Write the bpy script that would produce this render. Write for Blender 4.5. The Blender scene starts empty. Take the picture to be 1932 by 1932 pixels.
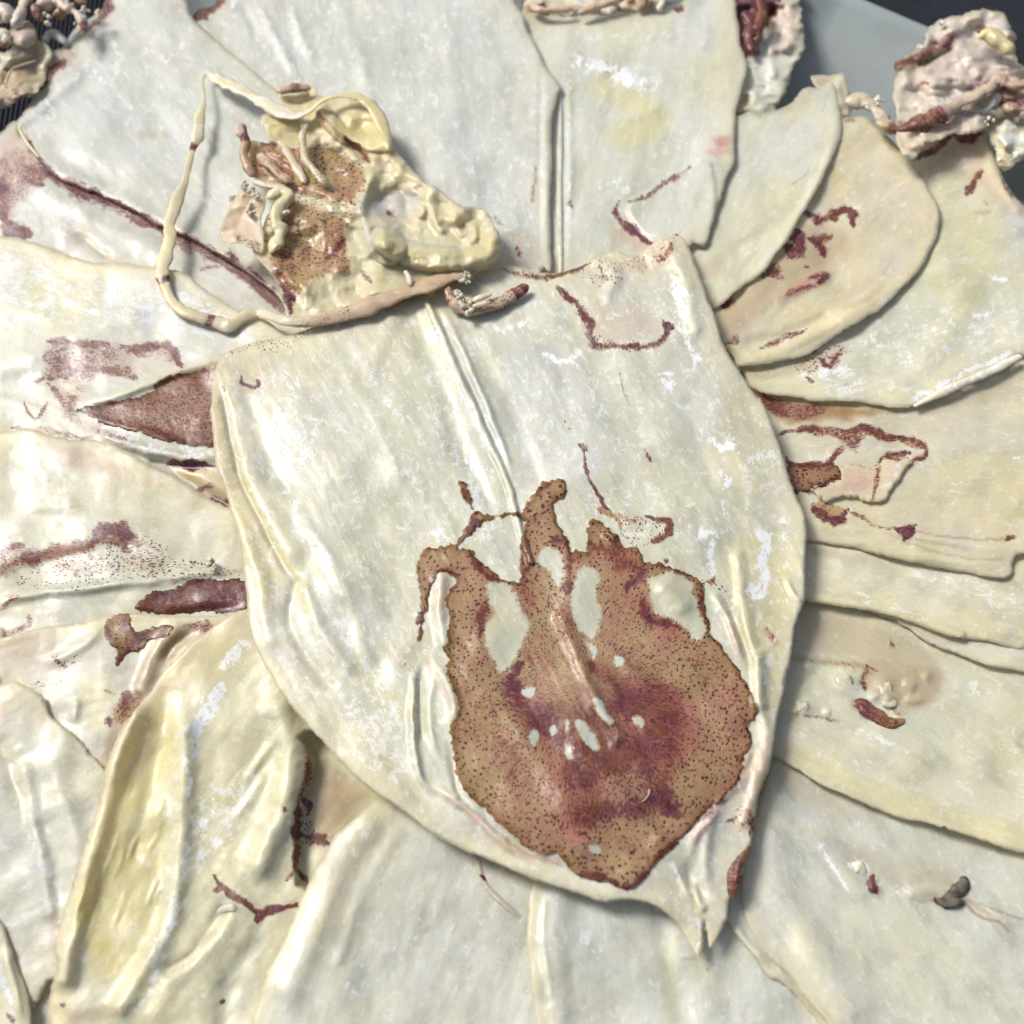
import bpy, math, random
import numpy as np
from mathutils import Vector, Matrix

random.seed(4)
RNG = np.random.default_rng(4)
scene = bpy.context.scene
COL = scene.collection

# ------------------------------------------------------------ camera
PITCH = math.radians(30)          # tilt of the view away from straight down
DIST, FOV = 0.30, math.radians(50)
FWD = np.array([0, math.sin(PITCH), -math.cos(PITCH)])
UPV = np.array([0, math.cos(PITCH), math.sin(PITCH)])
RGT = np.array([1.0, 0, 0])
CAM = -FWD * DIST
cd = bpy.data.cameras.new('camera'); cam = bpy.data.objects.new('camera', cd); COL.objects.link(cam)
cd.sensor_width = cd.sensor_height = 36; cd.sensor_fit = 'HORIZONTAL'
cd.angle = FOV
cd.clip_start = 0.01; cd.clip_end = 50
cam.matrix_world = Matrix(((RGT[0], UPV[0], -FWD[0], CAM[0]), (RGT[1], UPV[1], -FWD[1], CAM[1]),
                           (RGT[2], UPV[2], -FWD[2], CAM[2]), (0, 0, 0, 1)))
cd.dof.use_dof = True
cd.dof.focus_distance = 0.292
cd.lens = 18 / math.tan(FOV / 2)
cd.dof.aperture_fstop = cd.lens / 2.8
scene.camera = cam

# ------------------------------------------------------------ daylight
SUN_EL, SUN_AZ = math.radians(48), math.radians(60)     # light comes from beyond the tray, a little from the left
world = bpy.data.worlds.new('World'); scene.world = world; world.use_nodes = True
nt = world.node_tree; bg = nt.nodes['Background']
sky = nt.nodes.new('ShaderNodeTexSky'); sky.sky_type = 'NISHITA'; sky.sun_disc = False
sky.sun_elevation = SUN_EL; sky.sun_rotation = -SUN_AZ; sky.dust_density = 4.5; sky.ozone_density = 0.3; sky.air_density = 1.0
nt.links.new(sky.outputs[0], bg.inputs[0]); bg.inputs[1].default_value = 0.072
sd_ = bpy.data.lights.new('sun', 'SUN'); sd_.energy = 2.2; sd_.angle = math.radians(18); sd_.color = (1, 0.975, 0.94)
sun = bpy.data.objects.new('sun', sd_); COL.objects.link(sun)
dirv = Vector((-math.sin(SUN_AZ) * math.cos(SUN_EL), math.cos(SUN_AZ) * math.cos(SUN_EL), math.sin(SUN_EL)))
sun.rotation_euler = dirv.to_track_quat('Z', 'Y').to_euler(); sun.location = dirv * 1.0
scene.view_settings.view_transform = 'Standard'; scene.view_settings.look = 'None'
scene.view_settings.gamma = 1; scene.view_settings.exposure = 0.76
scene.cycles.use_denoising = True
scene.cycles.max_bounces = 5; scene.cycles.diffuse_bounces = 2; scene.cycles.use_adaptive_sampling = True; scene.cycles.adaptive_threshold = 0.05; scene.cycles.transparent_max_bounces = 8

# ------------------------------------------------------------ helpers: layout
MM = 0.145                        # millimetres per layout unit (1932 units across the picture)
TF = math.tan(FOV / 2)
def world_pt(x, y, zmm):
    x = np.asarray(x, float); y = np.asarray(y, float)
    a = (x - 966) / 966 * TF; b = -(y - 966) / 966 * TF
    d = FWD[None] + a[:, None] * RGT[None] + b[:, None] * UPV[None]
    t = (np.asarray(zmm) * 0.001 - CAM[2]) / d[:, 2]
    return CAM[None] + d * t[:, None]

FR = {'D': (0, 0, 1), 'a': (0, 0, .36375), 'b': (638.9, 0, .36375), 'c': (1229.2, 0, .36375), 'd': (0, 638.9, .36375),
      'e': (702.8, 766.7, .4299), 'f': (1229.2, 638.9, .36375), 'g': (0, 1229.2, .36375), 'h': (638.9, 1229.2, .36375),
      'i': (1229.2, 1229.2, .36375), 'H': (255.6, 95.8, .3968), 'T': (1245.8, 0, .3552), 'L': (0, 0, .16535)}
def P(s):
    """'a 10,20 30,40 b 5,6' -> points in layout units; a letter switches the survey sheet the numbers were read on"""
    out = []; fr = FR['D']
    for w in s.split():
        if ',' not in w: fr = FR[w]; continue
        x, y = map(float, w.split(','))
        out.append((fr[0] + x * fr[2], fr[1] + y * fr[2]))
    return np.array(out)

def h32(i, j, seed):
    i = i.astype(np.int64); j = j.astype(np.int64)
    n = (i * 374761393 + j * 668265263 + seed * 2147483647) & 0xffffffff
    n = ((n ^ (n >> 13)) * 1274126177) & 0xffffffff
    n = (n ^ (n >> 16)) & 0xffffffff
    return n / 4294967295.0
def vn(x, y, seed=0):
    xi = np.floor(x); yi = np.floor(y); fx = x - xi; fy = y - yi
    fx = fx * fx * fx * (fx * (fx * 6 - 15) + 10); fy = fy * fy * fy * (fy * (fy * 6 - 15) + 10)
    a = h32(xi, yi, seed); b = h32(xi + 1, yi, seed); c = h32(xi, yi + 1, seed); d = h32(xi + 1, yi + 1, seed)
    return (a * (1 - fx) + b * fx) * (1 - fy) + (c * (1 - fx) + d * fx) * fy
def fbm(x, y, seed=0, o=3, g=.5):
    s = 0; a = 1; t = 0
    for k in range(o):
        s = s + a * (vn(x * 2 ** k + 17.3 * k, y * 2 ** k - 9.1 * k, seed + k * 13) - .5) * 2; t += a; a *= g
    return s / t
def smooth(e0, e1, x):
    t = np.clip((x - e0) / (e1 - e0), 0, 1); return t * t * (3 - 2 * t)
def catmull(p, n=4, closed=True):
    p = np.asarray(p, float)
    q = np.vstack([p[-1:], p, p[:2]]) if closed else np.vstack([2 * p[:1] - p[1:2], p, 2 * p[-1:] - p[-2:-1]])
    out = []; m = len(p) if closed else len(p) - 1
    for i in range(m):
        a, b, c, d = q[i], q[i + 1], q[i + 2], q[i + 3]
        for k in range(n):
            t = k / n
            out.append(.5 * ((2 * b) + (c - a) * t + (2 * a - 5 * b + 4 * c - d) * t * t + (3 * b - a - 3 * c + d) * t ** 3))
    if not closed: out.append(p[-1])
    return np.array(out)
def seg_dist(x, y, pts, closed=False, want_t=False):
    d2 = np.full(x.shape, 1e12); tt = np.zeros(x.shape)
    q = list(range(len(pts))) + ([0] if closed else [])
    if len(pts) == 1: return np.hypot(x - pts[0][0], y - pts[0][1])
    for i, j in zip(q[:-1], q[1:]):
        d_old = d2
        ax, ay = pts[i]; bx, by = pts[j]; ux, uy = bx - ax, by - ay; L = ux * ux + uy * uy + 1e-9
        t = np.clip(((x - ax) * ux + (y - ay) * uy) / L, 0, 1)
        dn = (x - ax - t * ux) ** 2 + (y - ay - t * uy) ** 2
        if want_t: tt = np.where(dn < d2, (i + t) / (len(q) - 1), tt)
        d2 = np.minimum(d2, dn)
    return (np.sqrt(d2), tt) if want_t else np.sqrt(d2)
def inside(x, y, pts):
    c = np.zeros(x.shape, bool); n = len(pts)
    for i in range(n):
        ax, ay = pts[i]; bx, by = pts[i - 1]
        if ay == by: continue
        c ^= ((ay > y) != (by > y)) & (x < (bx - ax) * (y - ay) / (by - ay) + ax)
    return c
def sdist(x, y, pts):
    d = seg_dist(x, y, pts, True); return np.where(inside(x, y, pts), d, -d)

CH = ['stain', 'skin', 'powder', 'yellow', 'grey', 'pink', 'tan', 'dots']
def features(x, y, feats, base, seed):
    """pigment, powder, some painted light and shade, and relief of one piece at the layout points x, y"""
    wx = fbm(x / 32, y / 32, seed + 3, 3) * 9 + fbm(x / 7, y / 7, seed + 8, 2) * 3
    wy = fbm(x / 32, y / 32, seed + 5, 3) * 9 + fbm(x / 7, y / 7, seed + 9, 2) * 3
    val = {c: np.full(x.shape, float(base.get(c, 0))) for c in CH}; h = np.zeros(x.shape)
    for ch, kind, pts, r, amt in feats:
        pts = P(pts) if isinstance(pts, str) else np.asarray(pts)
        k = 1.0 if ch != 'h' else .35
        k *= min(1, .35 + r / 14)
        m0 = r * 3 + 25
        bb = (x > pts[:, 0].min() - m0) & (x < pts[:, 0].max() + m0) & (y > pts[:, 1].min() - m0) & (y < pts[:, 1].max() + m0)
        if not bb.any(): continue
        xx = x[bb] + wx[bb] * k; yy = y[bb] + wy[bb] * k
        if kind == 's':
            if len(pts) > 2: pts = catmull(pts, 3, False)
            if len(pts) > 1:
                d, tt = seg_dist(xx, yy, pts, False, True)
                e = np.minimum(tt, 1 - tt)
                tap = smooth(-.02, .30, e) if ch == 'h' and r < 12 else 1
            else: d = seg_dist(xx, yy, pts); tap = 1; e = .5
            rr = r
            if ch == 'stain':      # pigment gathers unevenly along its trace
                q1 = vn(xx / 17 + 3.1, yy / 17, seed + 21); q2 = vn(xx / 6, yy / 6 + 5.2, seed + 22)
                rr = (r * 1.35 + 1.7) * (.25 + .8 * q1 + .5 * q2) * (.45 + .55 * smooth(0, .22, e))
            m = np.exp(-(d / r) ** 2) * tap if ch == 'h' else (1 - smooth(0, rr * 1.5, d)) if ch == 'stain' else 1 - smooth(rr * .2, rr * 1.4, d)
        elif kind == 'r':     # round bodied ridge
            if len(pts) > 2: pts = catmull(pts, 3, False)
            d = seg_dist(xx, yy, pts); m = np.sqrt(np.clip(1 - (d / r) ** 2, 0, 1))
        else:
            if len(pts) > 3: pts = catmull(pts, 3, True)
            s = sdist(xx, yy, pts); m = smooth(-r * .5, r, s)
        if ch == 'stain': m = m * (.55 + .75 * vn(xx / 30, yy / 30, seed + 23))
        if ch == 'h': h[bb] += amt * m
        elif amt >= 0: val[ch][bb] = np.maximum(val[ch][bb], amt * m)
        else: val[ch][bb] = np.clip(val[ch][bb] * (1 + amt * m), 0, 2)
    return val, h

# ------------------------------------------------------------ helpers: objects
def empty(name, loc, label=None, cat=None, group=None):
    o = bpy.data.objects.new(name, None); COL.objects.link(o); o.location = loc; o.empty_display_size = .01
    if label: o['label'] = label
    if cat: o['category'] = cat
    if group: o['group'] = group
    return o
def mesh_obj(name, V, F, mat, parent=None, attrs=None, smooth_=True):
    me = bpy.data.meshes.new(name)
    V = np.asarray(V, np.float32)
    if parent is not None:
        V = V - np.array(root_loc[parent.name], np.float32)
    F = np.asarray(F, np.int32)
    nv, k = F.shape
    me.vertices.add(len(V)); me.vertices.foreach_set('co', V.ravel())
    me.loops.add(F.size); me.loops.foreach_set('vertex_index', F.ravel())
    me.polygons.add(nv); me.polygons.foreach_set('loop_start', np.arange(nv, dtype=np.int32) * k)
    me.polygons.foreach_set('loop_total', np.full(nv, k, np.int32))
    if smooth_: me.polygons.foreach_set('use_smooth', np.ones(nv, bool))
    me.update(calc_edges=True)
    if attrs:
        for nm, (ty, arr) in attrs.items():
            a = me.attributes.new(nm, ty, 'POINT')
            a.data.foreach_set('color' if 'COLOR' in ty else 'vector', np.asarray(arr, np.float32).ravel())
    me.validate(); me.materials.append(mat)
    o = bpy.data.objects.new(name, me); COL.objects.link(o)
    if parent is not None: o.parent = parent
    return o
root_loc = {}
def squid_root(label, x, y, z=0, cat='dried squid', group='dried squids fanned out on the tray', name='dried_squid'):
    p = world_pt([x], [y], [z])[0]
    o = empty(name, p, label, cat, group); root_loc[o.name] = tuple(p); return o

def flesh_attrs(x, y, val, ax, seed, along=None, across=None):
    c, s = math.cos(ax), -math.sin(ax)
    u = ((x - 966) * c + (y - 1000) * s) * MM if along is None else along
    v = (-(x - 966) * s + (y - 1000) * c) * MM if across is None else across
    rim = val.get('rim', np.zeros(len(u))); rim2 = val.get('rim2', np.full(len(u), .5))
    a1 = np.stack([val['stain'], val['skin'], val['powder'], val['yellow']], 1)
    a2 = np.stack([val['grey'], val['pink'], val['tan'], val['dots']], 1)
    fc = np.stack([u, v, np.full(len(u), (seed * 7.31) % 50)], 1)
    c3 = np.stack([rim, rim2, rim * 0, rim * 0 + 1], 1)
    return {'c1': ('FLOAT_COLOR', a1), 'c2': ('FLOAT_COLOR', a2), 'fc': ('FLOAT_VECTOR', fc), 'c3': ('FLOAT_COLOR', c3)}

def sheet(name, parent, outline, H, feats=(), base={}, sp=4, T=1.1, wr=(.9, 90), fib=.07, axis=0., seed=1, en=1.6, holes=(),
          lift=0, lw=14, mat=None, edge_w=None, round_=4, polar=None):
    out = P(outline) if isinstance(outline, str) else outline
    out = catmull(out, round_)
    x0, y0 = np.maximum(out.min(0) - 2 * sp, -70); x1, y1 = np.minimum(out.max(0) + 2 * sp, 2000)
    gx = np.arange(x0, x1, sp); gy = np.arange(y0, y1, sp)
    X, Y = np.meshgrid(gx, gy)
    f = sdist(X.ravel(), Y.ravel(), out).reshape(X.shape)
    for hp in holes:
        hp = P(hp) if isinstance(hp, str) else hp
        f = np.minimum(f, -sdist(X.ravel(), Y.ravel(), catmull(hp, 3)).reshape(X.shape))
    f = f + fbm(X / 26, Y / 26, seed + 91, 3) * en * 1.6 + fbm(X / 8, Y / 8, seed + 92, 2) * en * 1.0
    gyv, gxv = np.gradient(f, sp); gn = np.hypot(gxv, gyv) + 1e-6; gn = np.maximum(gn, .5)
    keep = f > -.8 * sp
    snap = keep & (f < .45 * sp)
    Xs = np.where(snap, X - gxv / gn ** 2 * f, X); Ys = np.where(snap, Y - gyv / gn ** 2 * f, Y)
    f = np.where(snap, 0, f)
    q = keep[:-1, :-1] & keep[1:, :-1] & keep[:-1, 1:] & keep[1:, 1:]
    idx = -np.ones(X.shape, np.int64)
    used = np.zeros(X.shape, bool)
    used[:-1, :-1] |= q; used[1:, :-1] |= q; used[:-1, 1:] |= q; used[1:, 1:] |= q
    n = used.sum(); idx[used] = np.arange(n)
    ii, jj = np.nonzero(q)
    F = np.stack([idx[ii, jj], idx[ii + 1, jj], idx[ii + 1, jj + 1], idx[ii, jj + 1]], 1)
    x = Xs[used]; y = Ys[used]; s = np.maximum(f[used], 0)
    val, hf = features(x, y, feats, base, seed)
    c, sn = math.cos(axis), -math.sin(axis)
    u = (x - 966) * c + (y - 1000) * sn; v = -(x - 966) * sn + (y - 1000) * c
    z = H(x, y) + hf
    z = z + fbm(x / wr[1], y / wr[1], seed, 2) * wr[0]
    z = z + fbm(u / 110, v / 14, seed + 40, 2) * fib + fbm(x / 15, y / 15, seed + 50, 3) * fib * .8
    T = T * .38; lift = lift * .22; lw = lw * 2.6
    w = edge_w or max(T / MM * .9, sp * 1.5)
    prof = np.sqrt(np.clip(1 - (1 - np.clip(s / w, 0, 1)) ** 2, 0, 1)) * T
    z = z + lift * np.exp(-(s / lw) ** 2)
    top = world_pt(x, y, z + prof * .9 - T * .4); bot = world_pt(x, y, z - prof * .1 - T * .4)
    V = np.vstack([top, bot]); Fb = F[:, ::-1] + n
    val['rim'] = np.exp(-(s / 6) ** 2) + .35 * np.exp(-(s / 18) ** 2)
    val['rim2'] = np.exp(-s / 60)
    xx = np.concatenate([x, x]); yy = np.concatenate([y, y])
    vv = {k: np.concatenate([a, a]) for k, a in val.items()}
    al = ac = None
    if polar:             # pigment rays spread from a centre
        px, py = polar; rr_ = np.hypot(xx - px, yy - py); al = rr_ * MM; ac = np.arctan2(xx - px, yy - py) * 24
    o = mesh_obj(name, V, np.vstack([F, Fb]), mat or FLESH, parent, flesh_attrs(xx, yy, vv, axis, seed, al, ac))
    o.data.materials.append(UNDER)
    mi = np.zeros(2 * len(F), np.int32); mi[len(F):] = 1
    if len(o.data.polygons) == len(mi): o.data.polygons.foreach_set('material_index', mi)
    return o

def tube(name, parent, pts, zs, ws, flat=.5, twist=0, feats=(), base={}, seed=1, n=16, sub=9, lump=.14, mat=None, H=None, dz=0):
    """a dried arm or tentacle: flattened, lumpy, tapering; zs in mm, ws half widths in layout units"""
    p = P(pts) if isinstance(pts, str) else np.asarray(pts)
    m = len(p); zs = np.interp(np.linspace(0, 1, m), np.linspace(0, 1, len(zs)), zs); ws = np.interp(np.linspace(0, 1, m), np.linspace(0, 1, len(ws)), ws)
    q = catmull(np.column_stack([p, zs, ws]), sub, False)
    x, y, z, w = q.T
    z = z + dz
    if H is not None: z = z + H(x, y)
    C = world_pt(x, y, z); N = len(C)
    tg = np.gradient(C, axis=0); tg /= np.linalg.norm(tg, axis=1)[:, None] + 1e-12
    upv = np.array([0, 0, 1.0])
    sd = np.cross(tg, upv); sd /= np.linalg.norm(sd, axis=1)[:, None] + 1e-9
    nn = np.cross(sd, tg)
    t = np.linspace(0, 1, N)
    tw = twist * np.sin(t * 9 + seed) + fbm(t * 6, t * 0, seed, 2) * twist * .6
    L = np.concatenate([[0], np.cumsum(np.linalg.norm(np.diff(C, axis=0), axis=1))]) * 1000
    r = w * MM * .001 * (1 + lump * 2 * fbm(L / 3.2, L * 0 + 1, seed + 2, 2))
    cap = np.sqrt(np.clip(np.minimum(L, L[-1] - L) / (r * 1000 + 1e-6), 0.02, 1)); r = r * cap
    V = []; al = []; ac = []
    for k in range(n):
        a = 2 * math.pi * k / n
        ca, sa = math.cos(a), math.sin(a) * flat
        lx = ca * np.cos(tw) - sa * np.sin(tw); ly = ca * np.sin(tw) + sa * np.cos(tw)
        rr = r * (1 + lump * fbm(L / 1.6 + k, L * 0 + a * 3, seed + 5, 2) + lump * .9 * fbm(L / 3.5, L * 0 + ca * 3 + math.sin(a) * 3.7, seed + 6, 2))
        V.append(C + sd * (lx * rr)[:, None] + nn * (ly * rr)[:, None]); al.append(L); ac.append(ca * r * 1000)
    V = np.stack(V, 1).reshape(-1, 3)
    F = []
    ar = np.arange(N - 1)
    for k in range(n):
        k2 = (k + 1) % n
        F.append(np.stack([ar * n + k, ar * n + k2, (ar + 1) * n + k2, (ar + 1) * n + k], 1))
    F = np.vstack(F)
    xx = np.repeat(x, n); yy = np.repeat(y, n)
    val, _ = features(xx, yy, feats, base, seed)
    A = flesh_attrs(xx, yy, val, 0, seed, np.stack(al, 1).ravel(), np.stack(ac, 1).ravel())
    return mesh_obj(name, V, F, mat or FLESH, parent, A)

def beads(name, parent, spots, rad, mat=None, seed=1, spread=6, count=9, base={}):
    """tiny dried suckers gathered along an arm: one joined part"""
    r = np.random.default_rng(seed)
    import bmesh
    bm = bmesh.new(); bmesh.ops.create_icosphere(bm, subdivisions=2, radius=1)
    v0 = np.array([v.co[:] for v in bm.verts]); f0 = np.array([[v.index for v in f.verts] for f in bm.faces]); bm.free()
    V = []; F = []; o = 0
    for (x, y, z) in spots:
        for k in range(count):
            px, py = x + r.normal(0, spread), y + r.normal(0, spread); s = rad * r.uniform(.6, 1.25) * MM * .001
            c = world_pt([px], [py], [z + r.normal(0, .35)])[0]
            sq = r.uniform(.6, 1.1, 3)
            bump = 1 + .18 * np.sin(v0[:, 0] * 5 + k) * np.cos(v0[:, 1] * 4 + k * 2)
            V.append(c + v0 * bump[:, None] * sq * s); F.append(f0 + o); o += len(v0)
    V = np.vstack(V); F = np.vstack(F); n = len(V)
    val = {c: np.full(n, float(base.get(c, 0))) for c in CH}
    ob = mesh_obj(name, V, F, mat or FLESH, parent, flesh_attrs(V[:, 0] * 7000, V[:, 1] * 7000, val, 0, seed))
    ob['kind'] = 'stuff'
    return ob

# ------------------------------------------------------------ materials
class NG:
    def __init__(s, name):
        s.m = bpy.data.materials.new(name); s.m.use_nodes = True; s.t = s.m.node_tree
        s.b = s.t.nodes['Principled BSDF']
    def n(s, ty, **kw):
        nd = s.t.nodes.new(ty)
        for k, v in kw.items(): setattr(nd, k, v)
        return nd
    def put(s, sock, v):
        if v is None: return
        if hasattr(v, 'is_linked') or isinstance(v, bpy.types.NodeSocket): s.t.links.new(v, sock)
        else:
            if isinstance(v, tuple) and len(v) == 3 and sock.type == 'RGBA': v = v + (1,)
            sock.default_value = v
    def math(s, op, a, b=None, c=None, clamp=False):
        nd = s.n('ShaderNodeMath', operation=op, use_clamp=clamp)
        s.put(nd.inputs[0], a); s.put(nd.inputs[1], b); s.put(nd.inputs[2], c); return nd.outputs[0]
    def mix(s, f, a, b, mode='MIX'):
        nd = s.n('ShaderNodeMix', data_type='RGBA', blend_type=mode, clamp_factor=True)
        s.put(nd.inputs[0], f); s.put(nd.inputs[6], a); s.put(nd.inputs[7], b); return nd.outputs[2]
    def ramp(s, v, lo, hi, a=0., b=1.):
        nd = s.n('ShaderNodeMapRange', interpolation_type='SMOOTHSTEP')
        s.put(nd.inputs[0], v); s.put(nd.inputs[1], lo); s.put(nd.inputs[2], hi); s.put(nd.inputs[3], a); s.put(nd.inputs[4], b); return nd.outputs[0]
    def scale(s, v, xyz):
        nd = s.n('ShaderNodeVectorMath', operation='MULTIPLY'); s.put(nd.inputs[0], v); nd.inputs[1].default_value = xyz; return nd.outputs[0]
    def noise(s, v, sc, det=3, rough=.55, dist=0.):
        nd = s.n('ShaderNodeTexNoise'); s.put(nd.inputs['Vector'], v); nd.inputs['Scale'].default_value = sc
        nd.inputs['Detail'].default_value = det; nd.inputs['Roughness'].default_value = rough; nd.inputs['Distortion'].default_value = dist; return nd.outputs[0]
    def voro(s, v, sc, feature='F1', rnd=1.):
        nd = s.n('ShaderNodeTexVoronoi', feature=feature); s.put(nd.inputs['Vector'], v); nd.inputs['Scale'].default_value = sc
        nd.inputs['Randomness'].default_value = rnd; return nd
    def attr(s, name):
        return s.n('ShaderNodeAttribute', attribute_name=name)
    def sep(s, c):
        nd = s.n('ShaderNodeSeparateColor'); s.t.links.new(c, nd.inputs[0]); return nd.outputs

def make_flesh():
    g = NG('dried_flesh')
    c1 = g.attr('c1'); c2 = g.attr('c2'); fc = g.attr('fc').outputs['Vector']
    stain, skin, powder = g.sep(c1.outputs['Color']); yellow = c1.outputs['Alpha']
    grey, pink, tan = g.sep(c2.outputs['Color']); dots = c2.outputs['Alpha']
    # wobble the coordinates so nothing runs straight
    wv = g.n('ShaderNodeTexNoise'); g.put(wv.inputs['Vector'], fc); wv.inputs['Scale'].default_value = .22; wv.inputs['Detail'].default_value = 2
    wsub = g.n('ShaderNodeVectorMath', operation='MULTIPLY_ADD'); g.put(wsub.inputs[0], wv.outputs['Color']); wsub.inputs[1].default_value = (2.4, 2.4, 0); g.put(wsub.inputs[2], fc)
    P_ = wsub.outputs[0]
    big = g.noise(P_, .045, 3); mid = g.noise(P_, .14, 4, .62); fine = g.noise(P_, 1.3, 3, .65)
    fibre = g.noise(g.scale(P_, (.22, 1.5, 1)), 1.0, 4, .68)
    fibre2 = g.noise(g.scale(P_, (.05, .30, 1)), 1.0, 4, .6)
    crust = g.noise(P_, .42, 5, .70, .4)
    speck = g.noise(P_, 2.6, 3, .6)
    c3s = g.sep(g.attr('c3').outputs['Color']); rimv = c3s[0]; rim2 = c3s[1]
    base = g.mix(g.ramp(big, .38, .64), (.675, .655, .555), (.715, .665, .445))
    base = g.mix(g.math('MULTIPLY', g.ramp(g.math('ADD', rim2, g.math('MULTIPLY', g.math('SUBTRACT', mid, .5), .9)), .42, .05), .55), base, (.60, .615, .50))
    base = g.mix(g.math('MULTIPLY', g.ramp(g.math('ADD', rim2, g.math('MULTIPLY', g.math('SUBTRACT', mid, .5), .8)), .35, .95), .6), base, (.79, .73, .46))
    base = g.mix(g.math('MULTIPLY', yellow, g.ramp(mid, .2, .7, .55, 1.)), base, (.70, .61, .27))
    flow = g.noise(g.scale(P_, (.07, .16, 1)), 1.0, 3, .55)
    gfac = g.math('MULTIPLY', g.ramp(flow, .42, .74), g.math('ADD', g.math('MULTIPLY', grey, .9), .42), clamp=True)
    base = g.mix(gfac, base, (.42, .42, .30))
    base = g.mix(g.math('MULTIPLY', grey, .60), base, (.61, .635, .635))
    vr = g.n('ShaderNodeTexNoise'); g.put(vr.inputs['Vector'], g.scale(P_, (.30, .85, 1))); vr.inputs['Scale'].default_value = 1.0; vr.inputs['Detail'].default_value = 2.5; vr.inputs['Distortion'].default_value = .8
    vein = g.ramp(g.math('ABSOLUTE', g.math('SUBTRACT', vr.outputs[0], .5)), .022, .004)
    vein = g.math('MULTIPLY', vein, g.ramp(mid, .45, .62))
    base = g.mix(g.math('MULTIPLY', vein, .42), base, (.88, .88, .84))
    base = g.mix(g.ramp(fibre2, .52, .76, 0, .26), base, (.80, .78, .67))
    base = g.mix(g.ramp(fibre, .54, .74, 0, .34), base, (.84, .83, .76))
    base = g.mix(g.ramp(fibre, .46, .26, 0, .18), base, (.45, .41, .25))
    base = g.mix(g.ramp(crust, .52, .72, 0, .34), base, (.88, .86, .80))
    base = g.mix(g.ramp(crust, .46, .28, 0, .22), base, (.44, .40, .25))
    base = g.mix(g.math('MULTIPLY', pink, g.ramp(fine, .3, .65, .6, 1)), base, (.56, .30, .25))
    base = g.mix(g.math('MULTIPLY', tan, g.ramp(crust, .25, .7, .7, 1)), base, (.34, .20, .085))
    base = g.mix(g.math('MULTIPLY', rimv, g.ramp(fine, .3, .7, .45, .95)), base, (.86, .83, .66))
    # white bloom, in flecks and crusts
    pn = g.math('ADD', g.math('MULTIPLY', crust, .55), g.math('MULTIPLY', g.math('ADD', speck, fibre), .225))
    pwc = g.math('MINIMUM', powder, 1.45)
    pw = g.ramp(g.math('ADD', pn, g.math('MULTIPLY', pwc, .085)), .545, .615)
    pw = g.math('MULTIPLY', pw, g.math('ADD', g.math('MULTIPLY', pwc, .6), .25), clamp=True)
    base = g.mix(g.math('MULTIPLY', pw, .9), base, (.90, .90, .90))
    # scattered grit, dark and pale
    gv = g.voro(P_, .22); base = g.mix(g.ramp(gv.outputs['Distance'], .035, .022, 0, .8), base, (.12, .10, .06))
    # spotted skin
    hue = g.noise(P_, .13, 4, .65)
    skinc = g.mix(g.ramp(hue, .38, .62), (.40, .28, .12), (.36, .18, .115))
    skinc = g.mix(g.ramp(fine, .40, .72, 0, .7), skinc, (.52, .38, .17))
    skf = g.ramp(g.math('ADD', skin, g.math('MULTIPLY', g.math('SUBTRACT', fine, .5), 1.2)), .25, .75, 0, .95)
    base = g.mix(skf, base, skinc)
    base = g.mix(g.math('MULTIPLY', g.math('MULTIPLY', skf, pink), .75), base, (.42, .13, .11))
    skr = g.math('MULTIPLY', g.math('MULTIPLY', rimv, skf), g.ramp(fine, .3, .6, .5, 1.))
    base = g.mix(g.math('MULTIPLY', skr, .8, clamp=True), base, (.27, .12, .03))
    dv = g.scale(P_, (.85, 1.42, 1))
    v1 = g.voro(dv, 1.0, rnd=.8); v2 = g.voro(g.scale(P_, (.8, 1.9, 1)), 1.0, rnd=1)
    st1 = g.math('MINIMUM', stain, 1.4)
    dsize = g.ramp(g.noise(P_, .5, 3, .6), .3, .7, .28, .46)
    dsize = g.math('ADD', dsize, g.math('MULTIPLY', st1, .20))
    d1 = g.ramp(g.math('ADD', v1.outputs['Distance'], g.math('MULTIPLY', g.math('SUBTRACT', speck, .5), .22)), dsize, g.math('MULTIPLY', dsize, .55))
    s2 = g.math('ADD', g.ramp(g.noise(P_, .3, 3, .6), .42, .62, .05, .42), g.math('MULTIPLY', st1, .42))
    d2 = g.ramp(g.math('ADD', v2.outputs['Distance'], g.math('MULTIPLY', g.math('SUBTRACT', speck, .5), .5)), s2, g.math('MULTIPLY', s2, .45))
    dm = g.ramp(g.math('MAXIMUM', g.math('MAXIMUM', dots, skin), g.math('MULTIPLY', stain, .8)), .12, .6)
    base = g.mix(g.math('MULTIPLY', g.math('MULTIPLY', d2, dm), .8), base, g.mix(g.ramp(hue, .4, .6), (.20, .03, .045), (.26, .05, .03)))
    dotc = g.mix(g.ramp(hue, .35, .6), (.035, .018, .015), (.09, .016, .016))
    base = g.mix(g.math('MULTIPLY', g.math('MULTIPLY', d1, dm), .95), base, dotc)
    # dark purple stains, broken up into streaks and specks
    fs = g.noise(g.scale(P_, (.7, 2.6, 1)), 1.0, 3, .6)
    nz = g.math('ADD', g.math('MULTIPLY', fs, .65), g.math('ADD', g.math('MULTIPLY', fine, .2), g.math('MULTIPLY', speck, .15)))
    sn = g.math('ADD', st1, g.math('MULTIPLY', g.math('SUBTRACT', nz, .5), 3.6))
    notskin = g.math('SUBTRACT', 1.0, g.math('MULTIPLY', dm, .25))
    sf = g.math('MULTIPLY', g.ramp(sn, .38, .95), g.ramp(stain, .04, .30))
    stc = g.mix(g.ramp(hue, .40, .60), (.075, .006, .026), (.10, .014, .012))
    base = g.mix(g.math('MULTIPLY', g.ramp(st1, .08, .9), .55), base, g.mix(g.ramp(hue, .4, .6), (.28, .075, .10), (.32, .12, .06)))
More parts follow.
